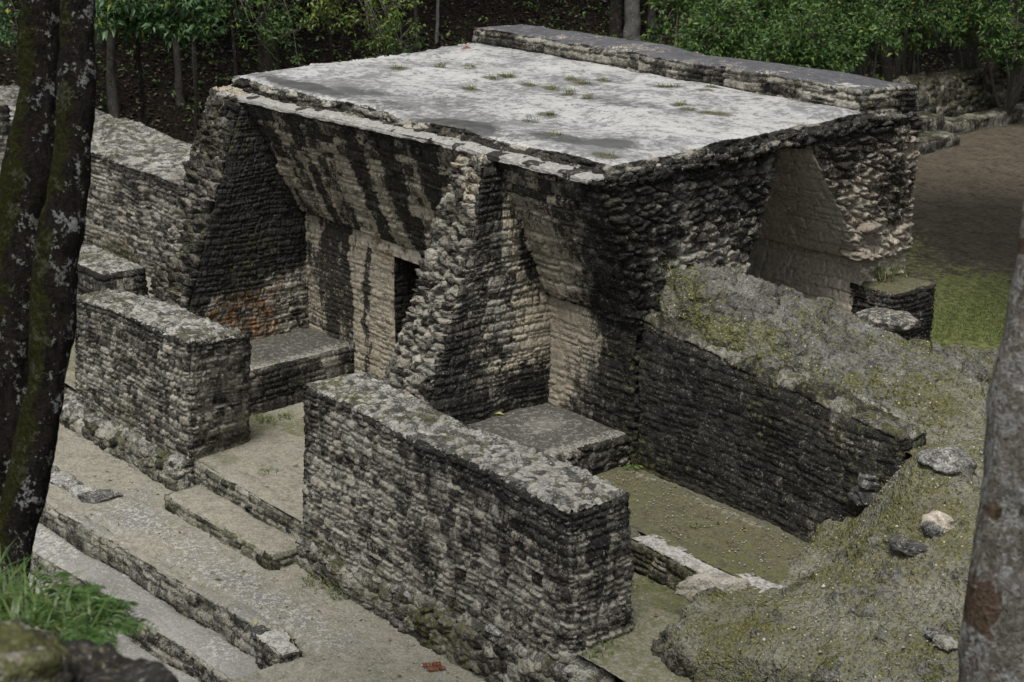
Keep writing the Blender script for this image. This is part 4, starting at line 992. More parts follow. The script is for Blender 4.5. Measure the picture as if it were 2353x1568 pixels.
rk(r9(1425, 255), 1.30, (.29, .17, .14), 203, 'wedge-shaped boulder with a smooth pale upper face just below the largest dark boulder', .12, .0, .7)
rk(r9(1340, 360), 1.08, (.25, .16, .12), 204, 'dark flat boulder lowest in the row down the wall end, over the hollow', .35, .15, .4)
rk(r9(1800, 545), 1.22, (.19, .14, .11), 205, 'tan squarish rock lying loose in the middle of the mound near the right tree', .0, .0, .2, MPL, cream=.3)
rk(r9(1740, 580), 1.18, (.13, .10, .09), 206, 'small dark pitted rock touching the tan rock on the mound', .38, .0)
rk(r9(300, 985), .30, (.42, .20, .17), 207, 'smooth brownish boulder at the end of the low pale-topped wall', .15, .2, .9, MST)
rk(r9(1610, 700), 1.05, (.27, .13, .07), 208, 'low dark stone half buried in moss in the middle of the mound', .35, .1, .1)
rk(r9(1750, 1255), 1.02, (.10, .06, .05), 209, 'small pale grey stone near the foot of the right tree', .0, .0)
rk(r9(1830, 1315), 1.02, (.14, .09, .06), 210, 'flat brown-grey stone just right of the small pale stone near the right tree foot', .3, .1, mat=MST)
rk((2035, 745), 2.30, (.42, .30, .13), 211, 'boulder with a white plaster patch at the right end of the rubble hump', .25, .15, .3, cream=.38)
rk((1985, 765), 2.18, (.36, .30, .14), 212, 'grey mossy boulder left of the white patched boulder at the end of the rubble hump', .3, .35, .2)
# small pebbles strewn over the mound: nobody could count them
rs = np.random.RandomState(5)
pv = []
def ico(r, c, rs):
    b = np.array([(0, 0, 1), (.9, 0, .2), (.28, .85, .1), (-.72, .53, .15), (-.72, -.53, .1), (.28, -.85, .2), (.1, .1, -.6)], float) * (1 + .35 * (rs.rand(7, 1) - .5))
    F = np.array([(0, 1, 2), (0, 2, 3), (0, 3, 4), (0, 4, 5), (0, 5, 1), (6, 2, 1), (6, 3, 2), (6, 4, 3), (6, 5, 4), (6, 1, 5)])
    a = rs.rand() * 6.28; ca, sa = math.cos(a), math.sin(a); b = b * r
    b = np.stack([b[:, 0] * ca - b[:, 1] * sa, b[:, 0] * sa + b[:, 1] * ca, b[:, 2]], -1)
    return b + c, F
X_ = rs.uniform(-12.6, -7, 5200); Y_ = rs.uniform(10, 16.5, 5200); dd, di = sdist(X_, Y_); Z_ = mound_z(X_, Y_)
for x, y, z, d in zip(X_, Y_, Z_, dd):
    if d > 0 or (y > 14.9 and x < -12.2): continue
    s = .006 + .010 * rs.rand() ** 2 + (.022 * rs.rand() if rs.rand() < .03 else 0)
    pv.append(ico(np.array([s * (.8 + .6 * rs.rand()), s, s * .8]), (x, y, z + s * .3), rs))
V, F = join(pv); nper = 7
A = zattr(len(V), np.repeat(rs.rand(len(pv)), nper)); 
MPEB = NB('pebble_stone'); MPEB = MPEB.fin(MPEB.mix(MPEB.att('rnd'), (.14, .13, .10), (.46, .44, .39)), .85)
tag(mesh('pebbles', V, F, MPEB, None, A), 'small pale pebbles strewn over the mossy mound at lower right', 'pebbles', kind='stuff')

pv = []
for (x0, x1, y0, y1, zf_, cnt) in ((-23, -12.2, 9.6, 11.0, terr_z, 900), (-22, -12.5, 11.6, 14.5, fl_z, 500), (-16, -12.4, 13.5, 14.6, lambda X, Y: .385 + 0 * X, 420)):
    for _ in range(cnt):
        x, y = rs.uniform(x0, x1), rs.uniform(y0, y1); z = float(zf_(np.array([x]), np.array([y]))[0]); q_ = .006 + .012 * rs.rand() ** 2
        pv.append(ico(np.array([q_ * 1.3, q_, q_ * .7]), (x, y, z + q_ * .2), rs))
V, F = join(pv); A = zattr(len(V), np.repeat(rs.rand(len(pv)), 7))
tag(mesh('floor_gravel', V, F, MPEB, None, A), 'fine gravel scattered over the terrace and room floors', 'gravel', kind='stuff')
n = 420; X_ = rs.uniform(-23, -9, n); Y_ = rs.uniform(9.5, 16, n); Z_ = np.where(Y_ < 11, terr_z(X_, Y_), np.where(X_ < -12.3, np.where(Y_ > 13.5, .385, fl_z(X_, Y_)), mound_z(X_, Y_))) + .01
m_ = (Y_ < 10.7) | ((Y_ > 12.2) & (Y_ < 14.5) & (X_ < -12.4) & (X_ > -15.5)) | ((X_ > -12.0) & (sdist(X_, Y_, poly_m)[0] == 0)) | ((X_ < -18.6) & (X_ > -20.6) & (Y_ > 11.4) & (Y_ < 14.4))
X_, Y_, Z_ = X_[m_], Y_[m_], Z_[m_]; dr = rs.randn(len(X_), 3); dr[:, 2] *= .15
V, F, rn = leaves(np.stack([X_, Y_, Z_], -1), dr, .03 + .05 * rs.rand(len(X_)), rs, .5, .05)
MLL = leaf_mat('ruin_leaf_litter', (.07, .05, .03), (.22, .16, .08), (.30, .28, .08), .05)
tag(mesh('fallen_leaves', V, F, MLL, None, zattr(len(V), rn)), 'small fallen leaves scattered over the floors and mound', 'leaf litter', kind='stuff')

# stones in a row at the left end of the terrace
for k_, (q, r, nm) in enumerate((((310, 195), (.25, .17, .08), 'farthest'), ((410, 250), (.27, .17, .08), 'second farthest'), ((470, 290), (.24, .15, .08), 'third'), ((560, 330), (.26, .16, .09), 'fourth'), ((650, 365), (.30, .16, .09), 'nearest and largest'))):
    p = atZ(*r7(*q), -.8); rock('edge_stone', (p[0], p[1], -.78), r, MTOP, 220 + k_, nm + ' of five flat stones in a row beside the forked tree', 'stone', 'row of flat stones on the terrace', .12, .18, rz=.35 * (k_ - 1), cream=.25)
rk(r7(1700, 1255), -.8, (.16, .12, .07), 230, 'small grey stone beside the white-topped end block of the steps', .3, .2)
rk(r8(850, 1130), -.33, (.13, .08, .06), 231, 'grey stone on the mossy footing below the middle of the longest front wall', .0, .05)
rk(r8(1060, 1235), -.22, (.16, .08, .05), 232, 'flat grey stone on the mossy footing near the right end of the longest wall', .0, .1)

# ================================================================== FAR RIGHT STEPS AND RETAINING WALL
fs = tag(empty('far_staircase', (-31, 40, 0)), 'three short stone steps beyond the right end of the building at the plaza edge', 'staircase')
def st_far(kind, P, A, N): return dict(dark=.52, moss=.42 if kind == 'top' else .3, cream=.1, rust=.15)
p0 = atZ(2208, 335, 0.03)
for k_, (w0, z1) in enumerate(((0, .36), (.7, .72), (1.4, 1.08))):
    x1 = p0[0] + .0 - .55 * k_; y0 = p0[1] + .25 * k_
    B_ = [(x1 - 5, y0 - 4.6, -.1), (x1 - .0, y0 - 1.6, -.1), (x1 - .35, y0 + .3, -.1), (x1 - 5, y0 + .3 - 2.0, -.1)]
    B_ = [(p0[0] - 4.5 - .1 * k_, p0[1] - 5.5, -.1), (p0[0] + .6 - .8 * k_, p0[1] - 5.5, -.1), (p0[0] - .8 * k_, p0[1] - .6 * k_ * 0 + .0 + .35 * k_, -.1), (p0[0] - 4.5, p0[1] + .35 * k_, -.1)]
    T_ = [(a, b, z1) for a, b, c in B_]
    hexa('step', B_, T_, rec_course(.16, .35, .03, 121 + k_), rec_smooth(.02, 3, 124), MST, fs, .06, st_far, chip=.05, warp=.05)
q0, q1 = atZ(2160, 300, .03), atZ(2420, 262, .03)
q0 = np.array([p0[0] - 1.0, p0[1] + .6, 0]); q1 = atZ(2480, 255, .03); dv_ = (q1 - q0); dv_ /= np.linalg.norm(dv_); nv_ = np.array([-abs(dv_[1]), dv_[0] * -1 * -1, 0]); nv_ = np.array([-dv_[1], dv_[0], 0]); 
if nv_[0] > 0: nv_ = -nv_
a, b = q0, q0 + dv_ * 12
def lift(p, z): return (p[0], p[1], z)
wall('kerb_wall', [lift(a + nv_ * .0, -.1), lift(b, -.1), lift(b + nv_ * .6, -.1), lift(a + nv_ * .6, -.1)], [lift(a, .42), lift(b, .42), lift(b + nv_ * .6, .42), lift(a + nv_ * .6, .42)],
     rec_course(.2, .5, .03, 131), rec_smooth(.02, 2, 132), lambda k, P, A, N: dict(dark=.45, moss=.45, rust=.12), 'low squared stone kerb along the far edge of the plaza at the right', 'kerb', .06, (MST, MST))
wall('retaining_wall', [lift(a + nv_ * .7, -.1), lift(b + nv_ * .7, -.1), lift(b + nv_ * 1.4, -.1), lift(a + nv_ * 1.4, -.1)], [lift(a + nv_ * 1.3, 1.30), lift(b + nv_ * 1.3, 1.45), lift(b + nv_ * 1.9, 1.45), lift(a + nv_ * 1.9, 1.30)],
     rec_rubble(.26, .17, .11, 133), rec_rubble(.3, .3, .08, 134), lambda k, P, A, N: dict(dark=.60 + .4 * (fbm(P, .8, 2, 135) - .5), moss=.48, rust=.2), 'leaning retaining wall of rough brown stones above the kerb at the far right', 'wall', .045, (MST, MST), warp=.1)

# ================================================================== FOREGROUND BANK, ROCKS, TREES
ba, bb = atD(420, 1568, 5.2)[:2], atD(110, 1395, 10.5)[:2]
bdir = (bb - ba) / np.linalg.norm(bb - ba); bn = np.array([bdir[1], -bdir[0]])
if bn @ (np.array([0, 5.]) - ba) < 0: bn = -bn                       # points to the ruin side
def bankz(X, Y):
    r = np.hypot(X, Y); q = P3(X, Y)
    off = (X - ba[0]) * bn[0] + (Y - ba[1]) * bn[1] + .5 * (fbm(q, 1.1, 3, 141) - .5)
    z = 8.30 - .43 * r + .25 * (fbm(q, .8, 4, 142) - .5) - 1.9 * np.maximum(off, 0) - 1.6 * np.maximum(r - 11.8, 0)
    return np.maximum(z, -2.7)
sheet('bank', -18, 2.5, -9, 7, .07, bankz, rec_smooth(.04, 2, 143, .015), MMOUND, stain=lambda k, P, A, N: dict(moss=.4, dark=.5), kind='structure')
p = atD(10, 1530, 5.0); rock('boulder', tuple(p + np.array([0, 0, .0])), (.16, .17, .11), MST, 240, 'blurred mossy brown boulder at the very lower left corner', 'rock', None, .55, .6, rz=.4)
p = atD(215, 1560, 5.6); rock('boulder', tuple(p), (.17, .17, .11), MST, 241, 'blurred dark boulder with white lichen patches beside the corner boulder at lower left', 'rock', None, .5, .3, rz=1.0)
p = atD(300, 1600, 5.3); rock('boulder', tuple(p), (.14, .14, .10), MST, 242, 'blurred dark mossy boulder at the bottom edge right of the ferns', 'rock', None, .7, .2, rz=.1)
p = atD(120, 1570, 5.2); rock('boulder', tuple(p), (.09, .09, .07), MST, 243, 'small blurred brown boulder at the bottom edge between the corner boulder and the lichened one', 'rock', None, .4, .3, rz=.1)

def at_path(lst, D):
    P_, R__ = [], []
    for (xl, xr, y) in lst:
        P_.append(atD((xl + xr) / 2, y, D)); R__.append((xr - xl) / 2 * D / FPX)
    return np.array(P_), np.array(R__)
lt = tag(empty('forked_tree', tuple(atD(0, 1420, 10.8))), 'thick dark mossy forked tree with white lichen flecks at the left edge', 'tree')
def bark_l(V, N):
    n = fbm(V, 2.5, 3, 151)
    side = N @ (-cR)                                           # moss grows on one flank of the stems
    return dict(moss=.85 * sst(-.5, .5, side) * sst(.25, .6, n) + .2 * sst(.6, .7, n), cream=.0 * n)
A_, r_ = at_path([(60, 150, -420), (55, 148, -200), (50, 142, 0), (40, 138, 250), (5, 131, 400), (-20, 108, 560), (-45, 95, 700), (-62, 92, 860), (-80, 88, 1050), (-85, 60, 1250), (-100, 48, 1420), (-120, 60, 1560)], 10.9)
trunk('trunk', A_, r_, MBARK, lt, 90, .02, .16, 152, bark_l)
A_, r_ = at_path([(150, 225, -420), (145, 221, -200), (138, 219, 0), (132, 217, 250), (118, 208, 400), (92, 190, 540), (72, 176, 640), (70, 172, 740), (66, 152, 860), (38, 130, 1000), (8, 110, 1120), (-20, 78, 1240), (-40, 50, 1380), (-40, 50, 1560)], 10.7)
trunk('stem', A_, r_, MBARK, lt, 84, .02, .14, 153, bark_l)
cc = atD(100, -900, 11)
rs = np.random.RandomState(9)
Pc = crown_pts([(cc + np.array([0, 0, 2.0]), (3.2, 3.2, 1.8))], 420, rs)
V, F, rn = clusters(Pc, rs, 6, .22, .15); mesh('crown', V, F, MLEAFD, lt, zattr(len(V), rn))
V, F = limbs(atD(100, -420, 10.9), Pc, rs, 8, .09, 60); mesh('branches', V, F, MBARK, lt, zattr(len(V)))
rt = tag(empty('mottled_tree', tuple(atD(2330, 1900, 7.2))), 'pale grey mottled tree trunk with flaked orange patch leaning in at the right edge', 'tree')
def bark_r(V, N):
    c1 = atD(2265, 1415, 7.0); c2 = atD(2385, 560, 7.0); c3 = atD(2300, 1180, 7.0)
    d = np.sqrt((((V - c1) @ cR) / .085) ** 2 + (((V - c1) @ cU) / .12) ** 2) * (1 + 1.5 * (fbm(V, 16, 4, 154) - .5))
    d2 = np.sqrt((((V - c2) @ cR) / .05) ** 2 + (((V - c2) @ cU) / .04) ** 2); d3 = np.sqrt((((V - c3) @ cR) / .03) ** 2 + (((V - c3) @ cU) / .04) ** 2)
    return dict(cream=1.1 * sst(1.1, .85, d) + sst(1.1, .8, d2) + sst(1.1, .8, d3), moss=.25 * sst(.5, .65, fbm(V, 6, 2, 155)))
A_, r_ = at_path([(2520, 2640, -620), (2445, 2575, -300), (2400, 2540, 0), (2375, 2530, 300), (2349, 2520, 520), (2327, 2505, 685), (2308, 2490, 783), (2274, 2466, 895), (2262, 2455, 1056), (2250, 2445, 1160), (2230, 2430, 1317), (2214, 2420, 1404), (2200, 2412, 1568), (2185, 2420, 1900)], 7.2)
trunk('trunk', A_, r_, MBARK2, rt, 72, .016, .09, 156, bark_r)
cc = atD(2560, -700, 8); Pc = crown_pts([(cc + np.array([0, 0, 1.5]), (2.6, 2.6, 1.4))], 300, rs)
V, F = limbs(atD(2580, -610, 7.2), Pc, rs, 8, .07, 50); mesh('branches', V, F, MBARK2, rt, zattr(len(V)))
V, F, rn = clusters(Pc, rs, 6, .2, .15); mesh('crown', V, F, MLEAFD, rt, zattr(len(V), rn))

# ferns and grasses in the foreground
def plant(name, p, label, cat, build, mat, group=None, seed=0):
    e = build(np.random.RandomState(seed)); V, F, rn = e
    o = mesh(name, V, F, mat, None, zattr(len(V), rn), origin=p); return tag(o, label, cat, group)
MFG = leaf_mat('foreground_grass', (.04, .08, .018), (.12, .19, .05), (.26, .24, .10), .3)
MFF = leaf_mat('foreground_fern', (.03, .08, .016), (.09, .16, .04), None, .3)
n_ = 0
for (x, y, D, h, lab) in ((25, 1440, 7.4, .50, 'tall grass clump against the foot of the forked tree'), (95, 1475, 6.8, .38, 'bright grass clump right of the tree foot above the corner boulder'), (150, 1450, 7.4, .30, 'low grass clump between the corner boulder and the fern'), (-10, 1400, 8.2, .60, 'grass clump at the left edge with long arching blades')):
    p = atD(x, y, D); rsx = np.random.RandomState(400 + n_); V, F, rn = tuft(p, 150, h * .45, .20, rsx, .006, 1.0); n_ += 1
    tag(mesh('grass_clump', V, F, MFG, None, zattr(len(V), rn), origin=p), lab, 'grass clump', 'foreground grass clumps')
for (x, y, D, L, lab) in ((170, 1420, 7.0, .22, 'leafy fern above the lichened boulder at lower left'), (225, 1455, 6.8, .22, 'lowest leafy fern beside the bottom edge boulders'), (120, 1400, 7.6, .24, 'leafy fern close to the tree foot'), (200, 1490, 6.2, .15, 'small fern on the lichened boulder')):
    p = atD(x, y, D); rsx = np.random.RandomState(500 + n_); n_ += 1
    V, F, rn = merge3([fern_frond(p + np.array([rsx.uniform(-.06, .06), rsx.uniform(-.06, .06), 0]), a_ + rsx.uniform(-.3, .3), L * rsx.uniform(.7, 1.2), rsx, rsx.uniform(.5, 1.3)) for a_ in np.linspace(0, 6.28, 15)[:-1]])
    tag(mesh('fern', V, F, MFF, None, zattr(len(V), rn), origin=p), lab, 'fern', 'foreground ferns')

# ================================================================== FOREST
def hit(px, py):
    d = ray(px, py) / FPX
    t = np.arange(25, 120, .1); P = cC + t[:, None] * d
    g = P[:, 2] < np.maximum(hillz(P[:, 0], P[:, 1]), .0)
    k = np.argmax(g); return P[k]
def forest_tree(px, py, wpx, mat, label, lean=0., h=13, crown=True, name='forest_tree', seed=0, group='trees on the slope behind', pts=None, trunk2=None):
    b = hit(px, py); rsx = np.random.RandomState(seed + 700); D = (b - cC) @ cF
    r = wpx / 2 * D / FPX
    t = tag(empty(name, tuple(b - np.array([0, 0, .3]))), label, 'tree', group)
    hs_ = np.array([-.3, .2, 1.2, 3, 5.5, h]); sh = rsx.randn(6, 2) * .10 * np.array([0, 0, .5, 1, 1.5, 2])[:, None]
    P_ = b + np.stack([sh[:, 0] + lean * hs_ * cR[0], sh[:, 1] + lean * hs_ * cR[1], hs_], -1)
    trunk('trunk', P_, r * np.array([1.5, 1.15, 1.0, .93, .85, .5]), mat, t, 16, .12, .15, seed, lambda V, N: dict(moss=.4 * sst(.5, .7, fbm(V, 1, 2, 3)) ))
    if crown:
        c0 = P_[-1] + np.array([0, 0, .5]); Pc = crown_pts([(c0, (3.6, 3.6, 2.4)), (c0 + rsx.randn(3) * 1.5, (2.5, 2.5, 2.0))], 420, rsx, .42, .5)
        V, F, rn = clusters(Pc, rsx, 5, .55, .4, upb=.1); mesh('crown', V, F, MLEAFD, t, zattr(len(V), rn))
    return t, P_
rsF = np.random.RandomState(77)
ft = [(265, 272, 21, MBARKG, 'grey twin-ridged trunk rising behind the wide ruined wall, nearest the forked tree'), (413, 240, 17, MBARKG, 'straight grey trunk in the middle of the three left of the roof'), (455, 262, 8, MBARKG, 'thinnest grey trunk just left of the roof corner'),
      (612, 170, 34, MBARKD, 'broad dark trunk behind the left end of the roof'), (233, 120, 22, MBARKD, 'dark trunk beside the forked tree near the top'), (560, 60, 15, MBARKD, 'dark trunk at the top left of the roof, higher on the slope'), (760, 70, 17, MBARKD, 'dark trunk above the middle of the left roof edge'),
      (960, 105, 9, MBARKG, 'thin lichened trunk left of the parapet'), (1414, 95, 26, MBARKD, 'black-barked trunk standing against the pale one behind the parapet'), (1452, 95, 34, MBARKP, 'pale grey trunk behind the parapet'), (1497, 60, 18, MBARKG, 'dim grey trunk just right of the pale one'), (815, 20, 12, MBARKD, 'slim trunk at the top edge above the roof'), (30, 90, 30, MBARKD, 'dark trunk at the top left corner of the picture')]
for k_, (x, y, wd, mt, lab) in enumerate(ft): forest_tree(x, y, wd, mt, lab, rsF.uniform(-.02, .02), 12 + 3 * rsF.rand(), seed=k_)
forest_tree(1003, 102, 7, MBARKP, 'thin leaning white-flecked sapling left of the parapet', .10, 7, False, seed=30)
t, P_ = forest_tree(2040, 190, 26, MBARKD, 'dark forked trunk leaning out over the right end of the roof', -.08, 9, True, seed=31)
P2 = P_.copy(); P2[:, 0] += cR[0] * np.array([.15, .2, .6, 1.3, 2, 3]); P2[:, 1] += cR[1] * np.array([.15, .2, .6, 1.3, 2, 3])
trunk('stem', P2, np.array([.17, .14, .12, .1, .08, .05]), MBARKD, t, 12, .12, .15, 32)
# more forest standing out of the picture: it shades the slope
for k_ in range(24):
    a = rsF.uniform(-1, 1); x = HO[0] + HD[0] * rsF.uniform(4, 24) + .3 * a * 24; y = HO[1] + HD[1] * 4 + .95 * a * 24
    b = np.array([x, y, float(hillz(np.array([x]), np.array([y]))[0])]); rsx = np.random.RandomState(900 + k_)
    pj = (b + np.array([0, 0, 1]) - cC); zz = pj @ cF; sx = CXP + FPX * (pj @ cR) / zz; sy = CYP - FPX * (pj @ cU) / zz
    if -150 < sx < 2500 and sy > -60: continue
    t = tag(empty('forest_tree', tuple(b)), 'tall forest tree on the slope above the picture', 'tree', 'tall trees filling the forest')
    h = rsx.uniform(12, 17); trunk('trunk', [b - [0, 0, .3], b + [0, 0, 5], b + [0, 0, h]], [.25, .2, .1], MBARKD, t, 10, .3, .1, k_)
    c0 = b + np.array([0, 0, h]); Pc = crown_pts([(c0, (4.2, 4.2, 2.6))], 380, rsx, .38, .5)
    V, F, rn = clusters(Pc, rsx, 5, .65, .4, upb=.1); mesh('crown', V, F, MLEAFD, t, zattr(len(V), rn))

for k_, (tb, cc_, rr_) in enumerate((((-12.5, 29, 0), (-18.5, 26.0, 12), (4.6, 4.6, 2.2)), ((-9, 25, 0), (-14.5, 24.0, 12.5), (3.2, 3.2, 1.8)))):
    t = tag(empty('shade_tree', tb), 'tall spreading tree right of the plaza, out of the picture', 'tree', 'shade trees right of the plaza')
    cc_ = np.array(cc_, float); rsx = np.random.RandomState(940 + k_)
    trunk('trunk', [np.array(tb) - [0, 0, .3], np.array(tb) + [0, 0, 6.], lerp(np.array(tb, float), cc_, .6) + [0, 0, 3.0]], [.4, .3, .2], MBARKD, t, 12, .3, .1, k_)
    Pc = crown_pts([(cc_, rr_)], 900, rsx, .42, .35); V, F, rn = clusters(Pc, rsx, 5, .5, .4, upb=.1); mesh('crown', V, F, MLEAFD, t, zattr(len(V), rn))
    V, F = limbs(lerp(np.array(tb, float), cc_, .6) + [0, 0, 3.0], Pc, rsx, 9, .12, 40, .03); mesh('branches', V, F, MBARKD, t, zattr(len(V)))
def bush(name, blobs, n, mat, label, seed, per=6, size=.125, root=None, twigs=120, gap=.42, cat='bush', group='leafy bushes on the slope', stem_r=.06, gsc=1.0, tmat=None):
    rsx = np.random.RandomState(seed); Pc = crown_pts(blobs, n, rsx, gap, gsc, seed, .6)
    c = np.mean([b[0] for b in blobs], 0)
    if root is None: root = hit_down(c)
    t = tag(empty(name, tuple(root)), label, cat, group)
    V, F, rn = clusters(Pc, rsx, per, size, .08, centre=c, upb=.25); mesh('crown', V, F, mat, t, zattr(len(V), rn))
    V, F = limbs(np.array(root), Pc, rsx, 9, stem_r, twigs, .010); mesh('branches', V, F, tmat or MTWIG, t, zattr(len(V)))
    return t
def hit_down(c): return np.array([c[0], c[1], max(0., float(hillz(np.array([c[0]]), np.array([c[1]]))[0]))])
bs = [((1560, 70), 44, (1.1, 1.1, .9), 'bush right beside the pale trunk behind the parapet'), ((1660, 110), 42, (1.2, 1.2, .9), 'second bush right of the pale trunk, low over the parapet'), ((1760, 60), 45, (1.3, 1.3, 1.1), 'tall bush behind the middle of the parapet'),
      ((1850, 120), 41, (1.3, 1.3, 1.0), 'bush hanging low over the parapet towards its right end'), ((1950, 50), 46, (1.3, 1.3, 1.2), 'bush high above the right end of the parapet'), ((1990, 120), 44, (.9, .9, .8), 'bush just left of the dark forked trunk'),
      ((2110, 35), 47, (1.2, 1.2, 1.0), 'bush at the top right of the dark forked trunk'), ((2230, 20), 48, (1.3, 1.3, 1.0), 'bush at the top edge near the right corner'), ((2330, 60), 47, (1.2, 1.2, 1.1), 'bush in the top right corner'), ((2320, 120), 49, (.7, .7, .6), 'bush drooping over the retaining wall'), ((1640, 5), 50, (1.4, 1.4, 1.0), 'bush at the top edge right of the pale trunk'), ((1840, 0), 52, (1.8, 1.6, 1.0), 'bush at the top edge above the parapet')]
for k_, (q, D, r, lab) in enumerate(bs):
    c = atD(q[0], q[1], D); bush('bush', [(c, np.array(r)), (c + np.array([-.5, .6, .4]), np.array(r) * .8)], int(470 * r[0] ** 1.5), MLEAF, lab, 600 + k_, size=.15, gap=.50, gsc=1.3)
# broad-leaved branches hanging in at the upper left, from trees that stand on the slope
ub = [((300, 40), 39, (1.3, 1.2, .5), 300, .20, MLEAF2, 'broad-leaved bough hanging above the wide ruined wall at upper left'), ((420, 50), 39, (1.0, 1.0, .5), 240, .20, MLEAF2, 'broad-leaved bough at upper left, right of the first'), ((250, 10), 40, (.9, .9, .55), 160, .20, MLEAF2, 'broad-leaved bough next to the forked tree at the top'),
      ((10, 60), 40, (.7, .7, .6), 90, .18, MLEAF2, 'leafy bough at the top left corner'), ((870, 60), 41, (1.2, 1.0, .6), 130, .12, MLEAFY, 'sparse yellow-green bough above the roof left of the parapet'), ((740, 25), 41, (1.1, .9, .5), 120, .12, MLEAFY, 'yellow-green bough at the top edge above the left roof edge'), ((640, 80), 42, (1.3, 1.0, .8), 170, .11, MLEAF, 'dark leafy bough over the left end of the roof'), ((900, 130), 41, (1.0, .9, .45), 110, .11, MLEAF, 'leafy bough close above the left roof edge'), ((540, 20), 43, (1.2, 1, .7), 130, .12, MLEAF, 'dim leafy bough at the top between the two groups of branches')]
for k_, (q, D, r, n, sz, mt, lab) in enumerate(ub):
    c = atD(q[0], q[1], D); g = np.array([c[0] - 1.5, c[1] - .5, 0.]); g[2] = max(0., float(hillz(g[:1], g[1:2])[0]))
    rsx = np.random.RandomState(650 + k_); up_ = np.array([g[0], g[1], c[2] + 3.0])
    Pc = crown_pts([(c, np.array(r)), (c + np.array([0, 0, .5]), np.array(r))], n, rsx, .40, 1.3, k_, .6)
    t = tag(empty('young_tree', tuple(g)), lab, 'tree', 'young trees leaning in')
    V, F, rn = clusters(Pc, rsx, 6, sz, .08, upb=-.15); mesh('foliage', V, F, mt, t, zattr(len(V), rn))
    P_ = [g, g + [.1, .1, 2.], up_]; sxr = abs((up_ - g)[2])
    V1, F1 = tube_arr(resample(P_, [.06, .05, .035], .3)[0], np.linspace(.06, .035, len(resample(P_, [.06, .05, .035], .3)[0])), 6)
    mesh('trunk', V1, F1, MBARKD, t, zattr(len(V1)))
    V, F = limbs(up_, Pc, rsx, 6, .03, 60, .008); mesh('branches', V, F, MTWIG, t, zattr(len(V)))

# leaf litter and seedlings over the forest floor
rs = np.random.RandomState(12)
n = 60000; s_ = rs.uniform(-26, 30, n); d_ = rs.uniform(-.5, 15, n) 
X_ = HO[0] + HD[0] * d_ + .3 * s_; Y_ = HO[1] + HD[1] * d_ + .95 * s_
Z_ = hillz(X_, Y_) + .03; P = np.stack([X_, Y_, Z_], -1)
dr = rs.randn(n, 3); dr[:, 2] *= .25
V, F, rn = leaves(P, dr, .07 + .10 * rs.rand(n), rs, .55, .1)
tag(mesh('leaf_litter', V, F, MLIT, None, zattr(len(V), rn)), 'brown fallen leaves covering the forest slope', 'leaf litter', kind='stuff')
n = 3600; s_ = rs.uniform(-26, 30, n); d_ = rs.uniform(.2, 14, n); X_ = HO[0] + HD[0] * d_ + .3 * s_; Y_ = HO[1] + HD[1] * d_ + .95 * s_
P = np.stack([X_, Y_, hillz(X_, Y_) + .12 + .25 * rs.rand(n)], -1); P = P[fbm(P, .25, 3, 160) > .5]
V, F, rn = clusters(P, rs, 6, .13, .08); tag(mesh('undergrowth', V, F, MLEAF, None, zattr(len(V), rn)), 'small green seedlings scattered over the dark forest floor', 'undergrowth', kind='stuff')

# ================================================================== SMALL PLANTS ON THE RUIN
rs = np.random.RandomState(21)
words = ['left of all on the roof', 'near the left edge', 'beyond it', 'on a dark crack', 'beside the brown leaf', 'upright and bright']
for k_, (p, q) in enumerate(zip(TP, tuft_px)):
    V, F, rn = tuft(p + np.array([0, 0, -.01]), int(rs.randint(16, 46)), rs.uniform(.06, .15), rs.uniform(.05, .16), rs, .005, 1.0)
    mesh_o = mesh('grass_tuft', V, F, MGR, None, zattr(len(V), rn), origin=p)
    row = 0 if q[1] < 165 else (1 if q[1] < 240 else 2)
    rk_ = sorted([k for k in tuft_px if (0 if k[1] < 165 else (1 if k[1] < 240 else 2)) == row]).index(q)
    ords = ['leftmost', 'second from left', 'third from left', 'fourth from left', 'fifth from left', 'sixth from left', 'seventh from left', 'eighth from left', 'ninth from left', 'tenth from left', 'eleventh from left', 'twelfth from left', 'thirteenth from left', 'fourteenth from left', 'fifteenth from left', 'sixteenth from left', 'seventeenth from left']
    tag(mesh_o, 'grass tuft on the roof, %s of those %s' % (ords[min(rk_, 16)], ('farthest back', 'across the middle', 'nearest the front edge')[row]), 'grass tuft', 'grass tufts on the roof')
gt = [((745, 1335), -.8, .12, .30, 120, 'low green grass patch at the left foot of the mossy footing'), ((790, 1365), -.8, .10, .22, 90, 'smaller grass patch right of the first along the footing'), ((620, 965), -.36, .16, .22, 60, 'grass sprigs at the foot of the left bench by the passage'), ((660, 960), -.36, .13, .12, 30, 'few grass blades right of the sprigs by the bench'),
      ((1375, 1495), .0, .12, .25, 70, 'weeds at the near foot of the longest front wall end'), ((1425, 1445), .0, .10, .20, 50, 'weeds by the right foot of the longest front wall end'), ((1520, 625), 2.95, .35, .22, 60, 'tall grass on the rubble hump against the building end'), ((1465, 690), 2.45, .40, .25, 60, 'long grass hanging at the corner under the broken vault end'),
      ((2030, 640), 2.0, .34, .15, 50, 'long grass clump on top of the dark wall stub'), ((2085, 635), 1.96, .24, .10, 20, 'few grass stalks right of the clump on the wall stub'), ((1600, 1210), .38, .07, .1, 20, 'small weed on the right room floor'), ((1650, 1140), .40, .09, .1, 20, 'small weed at the foot of the long back wall'), ((615, 1085), -.36, .07, .15, 40, 'tiny weed patch on the passage floor'),
      ((1515, 1040), .4, .10, .08, 16, 'light green sprig on the foot of the long back wall')]
